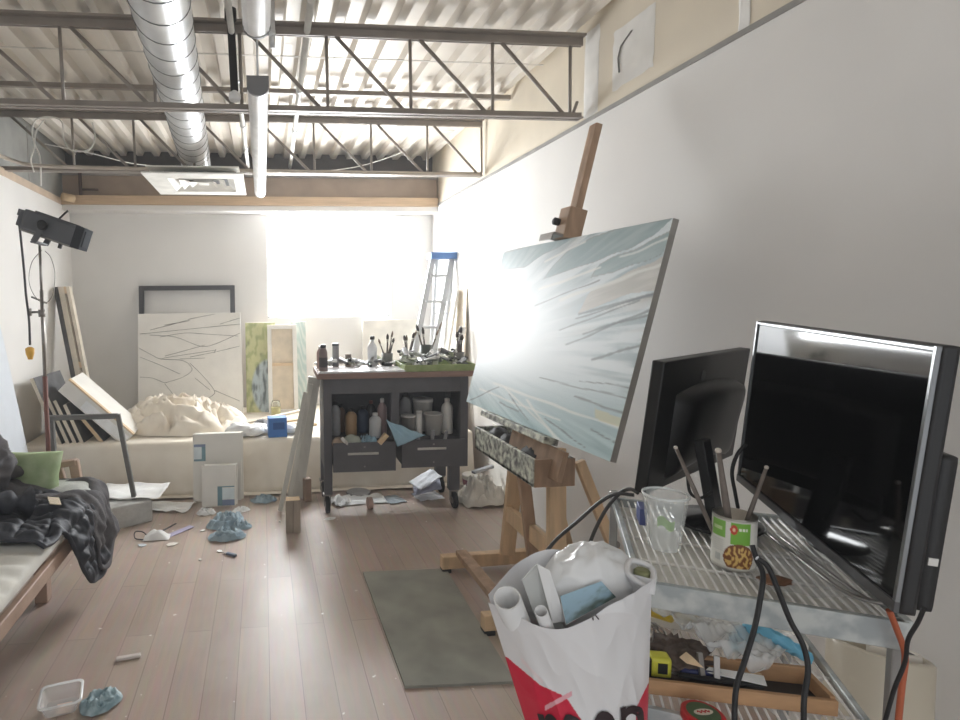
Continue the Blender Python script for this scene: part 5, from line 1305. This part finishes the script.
# ------------------------------------------------------------------ middle shelf clutter
boxw = mat('bare pine box', (186, 146, 108), .65, var=.06, scale=4, stretch=(2, 12, 12))
fa, fb = fl(640, 693, ZM+.002), fl(838, 717, ZM+.002)
du = (fb-fa).normalized(); dvv = V((-du.y, du.x, 0)); Rb = Matrix((du, dvv, V((0, 0, 1)))).transposed(); Lb = (fb-fa).length
def Q(u, v, z): return fa+du*u+dvv*v+V((0, 0, z))
t = thing('wooden_tray', 'shallow pine tray of tools on the middle cart shelf', 'tray', Q(Lb/2, .07, 0))
def qb(mb, u0, u1, v0, v1, z0, z1): return mb.box(Q((u0+u1)/2, (v0+v1)/2, (z0+z1)/2), (u1-u0, v1-v0, z1-z0), Rb, .0015)
part(t, 'front_board', qb(MB(), 0, Lb, 0, .009, 0, .030), boxw)
part(t, 'back_board', qb(MB(), 0, Lb, .085, .094, 0, .040), boxw)
part(t, 'end_board', qb(MB(), Lb-.009, Lb, .009, .085, 0, .034), boxw); part(t, 'end_board', qb(MB(), 0, .009, .009, .085, 0, .034), boxw)
part(t, 'tray_base', qb(MB(), .009, Lb-.009, .009, .085, 0, .005), mat('dark tray base', (60, 54, 50), .8))
yel = mat('yellow plastic', (206, 202, 70), .45)
tp = Q(.05, .05, .036)
t = thing('tape_measure', 'yellow and black tape measure in the pine tray', 'tape measure', tp-V((0, 0, .03)))
part(t, 'case', MB().box(tp, (.042, .032, .042), Rb, .008), yel)
part(t, 'black_grip', MB().box(tp-du*.028, (.022, .034, .04), Rb, .006).box(tp+dvv*-.0165+du*.003, (.018, .002, .022), Rb), blk)
part(t, 'hook', MB().box(tp+du*.03-V((0, 0, .012)), (.02, .018, .004), Rb, .001), chrome)
t = thing('marker_pen', 'dark blue marker pen in the pine tray', 'pen', Q(.12, .05, .02))
part(t, 'barrel', MB().tube([Q(.09, .045, .03), Q(.165, .048, .028)], .006, 10), mat('dark blue pen', (48, 56, 104), .4))
part(t, 'cap', MB().tube([Q(.165, .048, .028), Q(.20, .049, .026)], .0065, 10), blk)
solo('flat_file', 'long black ruler in the pine tray', 'ruler', MB().beam(Q(.08, .03, .030), Q(.23, .022, .030), .012, .004), blk)
o = solo('white_card', 'white folded paper strip in the pine tray', 'paper', MB().slab([Q(.135, .045, .032), Q(.235, .018, .034), Q(.245, .05, .034), Q(.15, .06, .034)], .0015), paper)
# yellow spools
for k, (x, y, lab) in enumerate(((652, 607, 'yellow spool at the far left under the top shelf'), (674, 607, 'yellow spool with dark hub under the top shelf'))):
    p = at(x, y-2, 'y', 1.24+.02*k); t = thing('yellow_spool', lab, 'spool', p, 'yellow spools')
    part(t, 'flange', MB().lathe([(.018, 0), (.027, .002), (.027, .045), (.018, .047)], p, 20, (.5, -.85, .1)), mat('mustard plastic', (204, 178, 52), .45))
    part(t, 'hub', MB().lathe([(.008, 0), (.008, .05)], p, 10, (.5, -.85, .1)), blk)
# white long box below the rail with red mark
p, q = K(.03, .40, ZM+.155), K(.26, .44, ZM+.15)
t = thing('long_carton', 'long white carton with red marks below the top shelf rail', 'box', p.lerp(q, .5)-V((0, 0, .012)))
part(t, 'carton', MB().beam(p, q, .05, .024, (0, 0, 1), .002), mat('white carton', (220, 216, 208), .6))
mid_ = p.lerp(q, .38)
part(t, 'red_mark', MB().beam(mid_+CVv*-.0256, mid_+CVv*-.0256+(q-p).normalized()*.01, .001, .02), mat('red print', (184, 96, 76), .5))
# clear plastic bag, blue glove, dark cable heap, pliers
bagc = mat('clear plastic bag', (236, 240, 242), .15, alpha=.55, var=0)
def film(u, v):
    A4 = seq([(648, 601), (765, 672)], 1.16, 1.10); B4 = seq([(690, 606), (802, 640)], 1.36, 1.24)
    a_ = A4[0].lerp(A4[1], u); b_ = B4[0].lerp(B4[1], u)
    p = a_*(1-v)+b_*v
    f = 1-abs(2*noise.noise(V((u*5, v*4, 6)))); f2 = 1-abs(2*noise.noise(V((u*11, v*9, 2))))
    return p+V((0, 0, .022*f+.010*f2-.02))
solo('plastic_bag', 'crumpled clear plastic bag on the middle cart shelf', 'bag', MB().grid(60, 40, film), bagc)
gl = mat('sky blue nitrile', (120, 190, 220), .35, var=.06)
ga, gb = at(735, 645, 'y', 1.19), at(806, 656, 'y', 1.10)
def glove(u, v):
    ax_ = seq([(734, 642), (748, 632), (766, 634), (788, 645), (808, 657)], 1.27, 1.16)
    k = min(3, int(u*4)); f = u*4-k; c = ax_[k].lerp(ax_[k+1], f); an = 2*PI*v
    rr_ = .016*(1-.35*u)*(1+.6*(1-abs(2*noise.noise(V((u*8, math.cos(an)*1.3, math.sin(an)*1.3+2))))))
    return c+V((0, math.cos(an)*rr_*.8, math.sin(an)*rr_))
solo('blue_glove', 'crumpled sky blue disposable glove on the plastic bag', 'glove', MB().grid(40, 20, glove), gl)
solo('cable_heap', 'heap of dark brown cord and leads on the middle shelf', 'cord', MB().blob(K(.085, .15, ZM+.026), (.075, .05, .028), 61, .5, 3.2, 40, 24, .3), mat('dark brown cord', (88, 74, 66), .7, var=.2, scale=60))
a = MB(); rr2 = random.Random(5)
for k in range(9):
    c = K(.02+.05*rr2.random(), .16+.05*rr2.random(), ZM+.05+.02*rr2.random()); nx = V((rr2.uniform(-1, 1), rr2.uniform(-1, 1), rr2.uniform(-.3, 1))).normalized()
    x = nx.orthogonal().normalized(); y = nx.cross(x); a.tube([c+(x*math.cos(j*.7)+y*math.sin(j*.7))*.016 for j in range(10)], .0015, 6)
solo('metal_rings', 'tangle of silver metal rings at left of the dark cord', 'rings', a, chrome)
solo('tube_stopper', 'small white plastic cap beside the metal rings', 'cap', MB().lathe([(.012, 0), (.014, .004), (.013, .03), (.009, .034)], K(.005, .13, ZM+.05), 14, (.7, -.2, .4)), wpl)
for k in range(2):
    solo('pliers', ('grey metal clip standing in the dark cord heap', 'second grey metal clip right of the first, in the cord heap')[k], 'clip', MB().beam(K(.13+.025*k, .09, ZM+.03), K(.125+.03*k, .10, ZM+.075), .010, .006), chrome)
solo('wood_scrap', 'small pale wood wedge on the dark cord heap', 'wood', MB().prism([K(.10, .085, ZM+.055), K(.13, .08, ZM+.055), K(.112, .085, ZM+.07)], (0, .02, 0)), strw)
for k, (u, v, lab) in enumerate(((.20, .14, 'tan wood scrap lying behind the pine tray'), (.24, .17, 'second tan scrap, right of the one behind the pine tray'))):
    solo('wood_offcut', lab, 'wood', MB().box(K(u, v, ZM+.012), (.05, .02, .018), RC @ rz(.4*k), .002), strw)
# red and green tin lid
pt = fl(703, 722, ZM); pt = V((pt.x, pt.y, ZM+.001))
t = thing('round_tin', 'round red tin with green and white oval on its lid', 'tin', pt)
part(t, 'tin_side', MB().lathe([(.036, 0), (.037, .002), (.037, .016), (.0345, .018)], pt, 30), mat('red tin', (186, 42, 44), .35))
part(t, 'green_disc', MB().lathe([(.028, .0182), (.028, .0190)], pt, 30), mat('dark green print', (76, 98, 66), .4))
part(t, 'white_oval', MB().prism([pt+V((math.cos(k*PI/8)*.019, math.sin(k*PI/8)*.008, .0192)) for k in range(16)], (0, 0, .0006)), mat('cream print', (222, 216, 200), .4))
part(t, 'red_script', MB().tube([pt+V((-.012+.024*k/12, .003*math.sin(k*1.6), .0203)) for k in range(13)], .0012, 5), MATS['red tin'])

# ------------------------------------------------------------------ rolls of film behind the cart
film_m = mat('stretch film roll', (205, 196, 178), .3, var=.03, scale=3)
core_m = mat('card core', (186, 158, 118), .8)
ra = V((.19, .16, .96)).normalized(); pr = V((1.440, 1.125, .030)); rr_ = .100; Lr = .545
t = thing('film_roll', 'big upright translucent roll of wrap film by the right wall', 'roll', pr)
part(t, 'film_winding', MB().lathe([(rr_, 0), (rr_, Lr-.006), (rr_-.005, Lr), (rr_-.018, Lr), (rr_-.022, Lr-.006), (rr_-.022, .02)], pr, 48, tuple(ra), cap=False), film_m)
part(t, 'base_disc', MB().lathe([(rr_-.02, .0), (rr_-.02, .02)], pr, 40, tuple(ra)), core_m)
pq = pr+V((.026, -.014, .0))+ra*.025
t = thing('film_roll', 'smaller white roll with black core set inside the big one', 'roll', pq)
part(t, 'winding', MB().lathe([(.050, 0), (.050, Lr-.025), (.047, Lr-.018), (.040, Lr-.018), (.038, Lr-.025), (.038, Lr-.08)], pq, 36, tuple(ra), cap=False), mat('white wrap', (222, 216, 206), .4))
part(t, 'core', MB().lathe([(.0382, Lr-.09), (.0382, Lr-.022), (.03, Lr-.022), (.03, Lr-.06), (.001, Lr-.06)], pq, 28, tuple(ra), cap=False), blk)

# ------------------------------------------------------------------ shopping bag hanging at the cart corner
bagm = colmat('printed shopping bag', .32, .5, .15, 14)
BTL, BTR = CP+(RT*((488-PX)/FOC)+DN*((603-PY)/FOC)+FW)*1.12, CP+(RT*((652-PX)/FOC)+DN*((583-PY)/FOC)+FW)*1.07
bdir = V((BTR.x-BTL.x, BTR.y-BTL.y, 0)); BWD = bdir.length; bdir.normalize(); bout = V((bdir.y, -bdir.x, 0))     # towards the camera
bag_bot = .40
def bag_top(s, front):
    # height of the rim along the bag, s from 0 left to 1 right
    z = BTL.z+(BTR.z-BTL.z)*s
    dip = .036*math.exp(-((s-.38)/.25)**2)-.005 if front else -.05*math.exp(-((s-.40)/.34)**2)-.005
    return z-dip
def bag_pt(s, hgt, front, off=0):
    """s along the width, hgt 0 at the bottom .. 1 at the rim"""
    zt = bag_top(s, front); z = bag_bot+(zt-bag_bot)*hgt
    taper = 1-min(.36, .46*(1-hgt))
    x = (1-(1-s)*taper)*BWD
    bulge = 1-(2*s-1)**2
    d = (.06 if front else -.085)*bulge*(1+.25*(1-hgt))
    f = .010*(1-abs(2*noise.noise(V((s*2.4+hgt*.8, hgt*2.6, 4 if front else 9)))))+.004*(1-abs(2*noise.noise(V((s*7, hgt*4+s*2, 3)))))
    f -= .006
    n = 1 if front else -1
    return V((BTL.x, BTL.y, 0))+bdir*x+bout*(d+n*(f*min(1, bulge*2)+off))+V((0, 0, z))
def bag_col(s, hgt):
    x, y = proj(bag_pt(s, hgt, True))
    c = (224, 224, 226)
    # red shapes sweeping up from the lower corners
    e = 9999
    kn = [(480, 640), (508, 658), (540, 685), (566, 697), (576, 712), (583, 722), (600, 760)]
    for (xa, ya), (xb, yb) in zip(kn, kn[1:]):
        if xa <= x < xb: e = ya+(yb-ya)*(x-xa)/(xb-xa)
    if y > e: c = (206, 34, 66)
    if x > 650-min(14, (y-680)*.5) and y > 680: c = (206, 34, 66)
    if abs((y-672)-(x-533)*1.05) < 2.2 and 521 < x < 543: c = (232, 220, 222)
    if abs((y-700)+(x-560)*.55) < 2.6 and 545 < x < 572: c = (226, 170, 180)
    return lin(c)
t = thing('shopping_bag', 'white plastic shopping bag with red print hanging on the cart corner', 'bag', K(-.12, -.02, bag_bot))
o = part(t, 'bag_front', MB().grid(230, 260, lambda u, v: bag_pt(u, v, True), col=bag_col), bagm)
plain = mat('white bag film', (226, 226, 228), .32, var=.01)
o = part(t, 'bag_back', MB().grid(50, 50, lambda u, v: bag_pt(u, v, False)), plain)
def bag_floor(u, v): return bag_pt(u, 0, True)*(1-v)+bag_pt(u, 0, False)*v
part(t, 'bag_bottom', MB().grid(30, 4, bag_floor), plain)
hdl = K(0, 0, .93)
part(t, 'carry_handle', MB().tube(curve_pts([BTR+V((-.01, .0, -.01)), K(-.022, -.012, .915), K(-.012, .026, .925), K(.022, .016, .92), K(.018, -.024, .905), BTR+V((-.004, -.004, -.02))], 6), .006, 8), plain)
# lettering: rounded letter strokes following the bag front
txt = bpy.data.curves.new('letters', 'FONT'); txt.body = 'roon'; txt.size = 1.0; txt.space_character = 1.12; txt.extrude = 0; txt.offset = .018; txt.resolution_u = 4
to = bpy.data.objects.new('letters', txt); C.objects.link(to)
bpy.context.view_layer.update()
dg = bpy.context.evaluated_depsgraph_get(); lm = bpy.data.meshes.new_from_object(to.evaluated_get(dg))
bpy.data.objects.remove(to)
xs = [v.co.x for v in lm.vertices]; ys = [v.co.y for v in lm.vertices]; X0, X1, Y1 = min(xs), max(xs), max(ys)
# find where the word starts and ends on the bag from its place in the photo
def find(px_, py_):
    best = None
    for i in range(61):
        for j in range(61):
            s, hg = i/60, .3+.7*j/60; x, y = proj(bag_pt(s, hg, True)); d = (x-px_)**2+(y-py_)**2
            if best is None or d < best[0]: best = (d, s, hg)
    return best[1], best[2]
anch = [find(*q) for q in ((536, 713), (552, 713), (566, 713), (597, 711), (626, 705), (643, 701))]; fx = [0, .15, .29, .58, .86, 1]; s0, s1 = anch[0][0], anch[-1][0]
lb = bmesh.new(); lb.from_mesh(lm)
bmesh.ops.triangulate(lb, faces=lb.faces[:]); bmesh.ops.subdivide_edges(lb, edges=lb.edges[:], cuts=4)
sz = (s1-s0)/(X1-X0)
for v in lb.verts:
    f = (v.co.x-X0)/(X1-X0); k = max(i for i in range(5) if fx[i] <= f+1e-6); g_ = (f-fx[k])/(fx[k+1]-fx[k]); s = anch[k][0]+(anch[k+1][0]-anch[k][0])*g_; hg = anch[k][1]+(anch[k+1][1]-anch[k][1])*g_-(Y1-v.co.y)*sz*BWD*1.25/(.46)
    v.co = bag_pt(s, hg, True, .003)
mbx = MB(); mbx.bm.free(); mbx.bm = lb
part(t, 'lettering', mbx, mat('black print', (48, 36, 40), .5), label='dark rounded lettering')
def strip_(x0, y0, x1, y1, w):
    a = find(x0, y0); b_ = find(x1, y1)
    return MB().tube([bag_pt(a[0]+(b_[0]-a[0])*k/5, a[1]+(b_[1]-a[1])*k/5, True, .001) for k in range(6)], w, 5)
ST = mat('black print', (48, 36, 40), .5)
for x in (590, 595): part(t, 'fold_mark', strip_(x, 613, x+3, 620, .0012), ST)
# contents of the bag
hb = seq([(590, 575)], 1.16, 1.16+1e-6+0) if False else None
cpt = CP+(RT*((592-PX)/FOC)+DN*((592-PY)/FOC)+FW)*1.14
white_bag = mat('white translucent plastic bag', (240, 241, 242), .3, alpha=.93, var=.01)
solo('white_plastic_bag', 'puffed white plastic bag stuffed in the top of shopping bag', 'bag', MB().blob(cpt+V((.005, .01, .004)), (.098, .062, .09), 71, .10, 2.0, 60, 40, .1), white_bag)
rollp = mat('white rolled paper', (228, 228, 228), .6, var=.01)
def roll(label, x0, y0, d0_, x1, y1, d1_, r, m=rollp):
    a_, b_ = seq([(x0, y0), (x1, y1)], d0_, d1_)
    mb = MB(); ax_ = (b_-a_); L = ax_.length; mb.lathe([(r, 0), (r, L), (r*.86, L), (r*.84, .01)], a_, 28, tuple(ax_), cap=False)
    mb.lathe([(r*.84, .01), (.001, .012)], a_, 20, tuple(ax_), cap=False)
    return solo('paper_roll', label, 'paper roll', mb, m, 'paper rolls in the shopping bag')
roll('larger white paper roll at the left rim of shopping bag', 530, 655, 1.16, 507, 598, 1.08, .026)
roll('small white paper roll in front at the shopping bag rim', 560, 660, 1.13, 541, 611, 1.05, .012)
t_ = seq([(522, 580), (537, 564), (566, 606), (545, 618)], 1.10, 1.09)
solo('folded_card', 'grey white folded card sticking up from the shopping bag', 'card', MB().slab([t_[0], t_[1], t_[2]-V((0, 0, .05)), t_[3]-V((0, 0, .05))], .003), mat('grey card', (186, 188, 186), .6))
t_ = seq([(537, 564), (543, 571), (560, 602), (553, 603)], 1.09, 1.075)
solo('folded_card', 'thin white folded leaf beside the grey card in the bag', 'card', MB().slab([t_[0], t_[1]+V((.014, 0, 0)), t_[2]+V((.014, 0, -.04)), t_[3]+V((0, 0, -.04))], .002), rollp)
t_ = seq([(560, 597), (601, 582), (616, 598), (566, 625)], 1.09, 1.065)
pcol = lambda u, v: lin(mix((150, 182, 200), (74, 92, 84), smooth(.45, .95, u*.2+(1-v)*.5+.5*fbm(V((u*4, v*4, 2)))+.15)))
A_, B_, C_, D_ = t_
t = thing('postcard', 'blue landscape print on glossy card lying in shopping bag top', 'print', D_)
part(t, 'card', MB().slab([D_, C_, B_, A_], -.002), rollp)
part(t, 'printed_face', MB().grid(24, 24, lambda u, v: (D_*(1-u)+C_*u)*(1-v)+(A_*(1-u)+B_*u)*v-bdir.cross(V((0, 0, 1)))*-.001+V((0, 0, .0022)), col=pcol), colmat('glossy print', .3, .5))
# ------------------------------------------------------------------ added haze volume, stands in for the window's veiling glare
hz = bpy.data.materials.new('glare veil'); hz.use_nodes = True; hn = hz.node_tree
hn.nodes.remove(hn.nodes['Principled BSDF']); vs = hn.nodes.new('ShaderNodeVolumeScatter')
vs.inputs['Density'].default_value = HAZE; vs.inputs['Anisotropy'].default_value = .1
hn.links.new(vs.outputs['Volume'], hn.nodes['Material Output'].inputs['Volume'])
if HAZE > 0:
    o = MB().lo(XL-.25, XR+.2, YF+.02, YB+.2, -.1, 3.05).build('glare_haze', hz); o['kind'] = 'structure'
# ------------------------------------------------------------------ light
w = bpy.data.worlds.new('world'); sc.world = w; w.use_nodes = True
bg = w.node_tree.nodes['Background']; bg.inputs['Color'].default_value = (.945, .975, 1, 1); bg.inputs['Strength'].default_value = AMB
sc.view_settings.view_transform = 'Standard'; sc.view_settings.look = 'None'; sc.view_settings.gamma = 1; sc.view_settings.use_curve_mapping = False
sc.view_settings.exposure = EXPO
sc.cycles.use_denoising = True; sc.cycles.max_bounces = 10; sc.cycles.diffuse_bounces = 6; sc.cycles.transparent_max_bounces = 16
sc.cycles.sample_clamp_indirect = 6
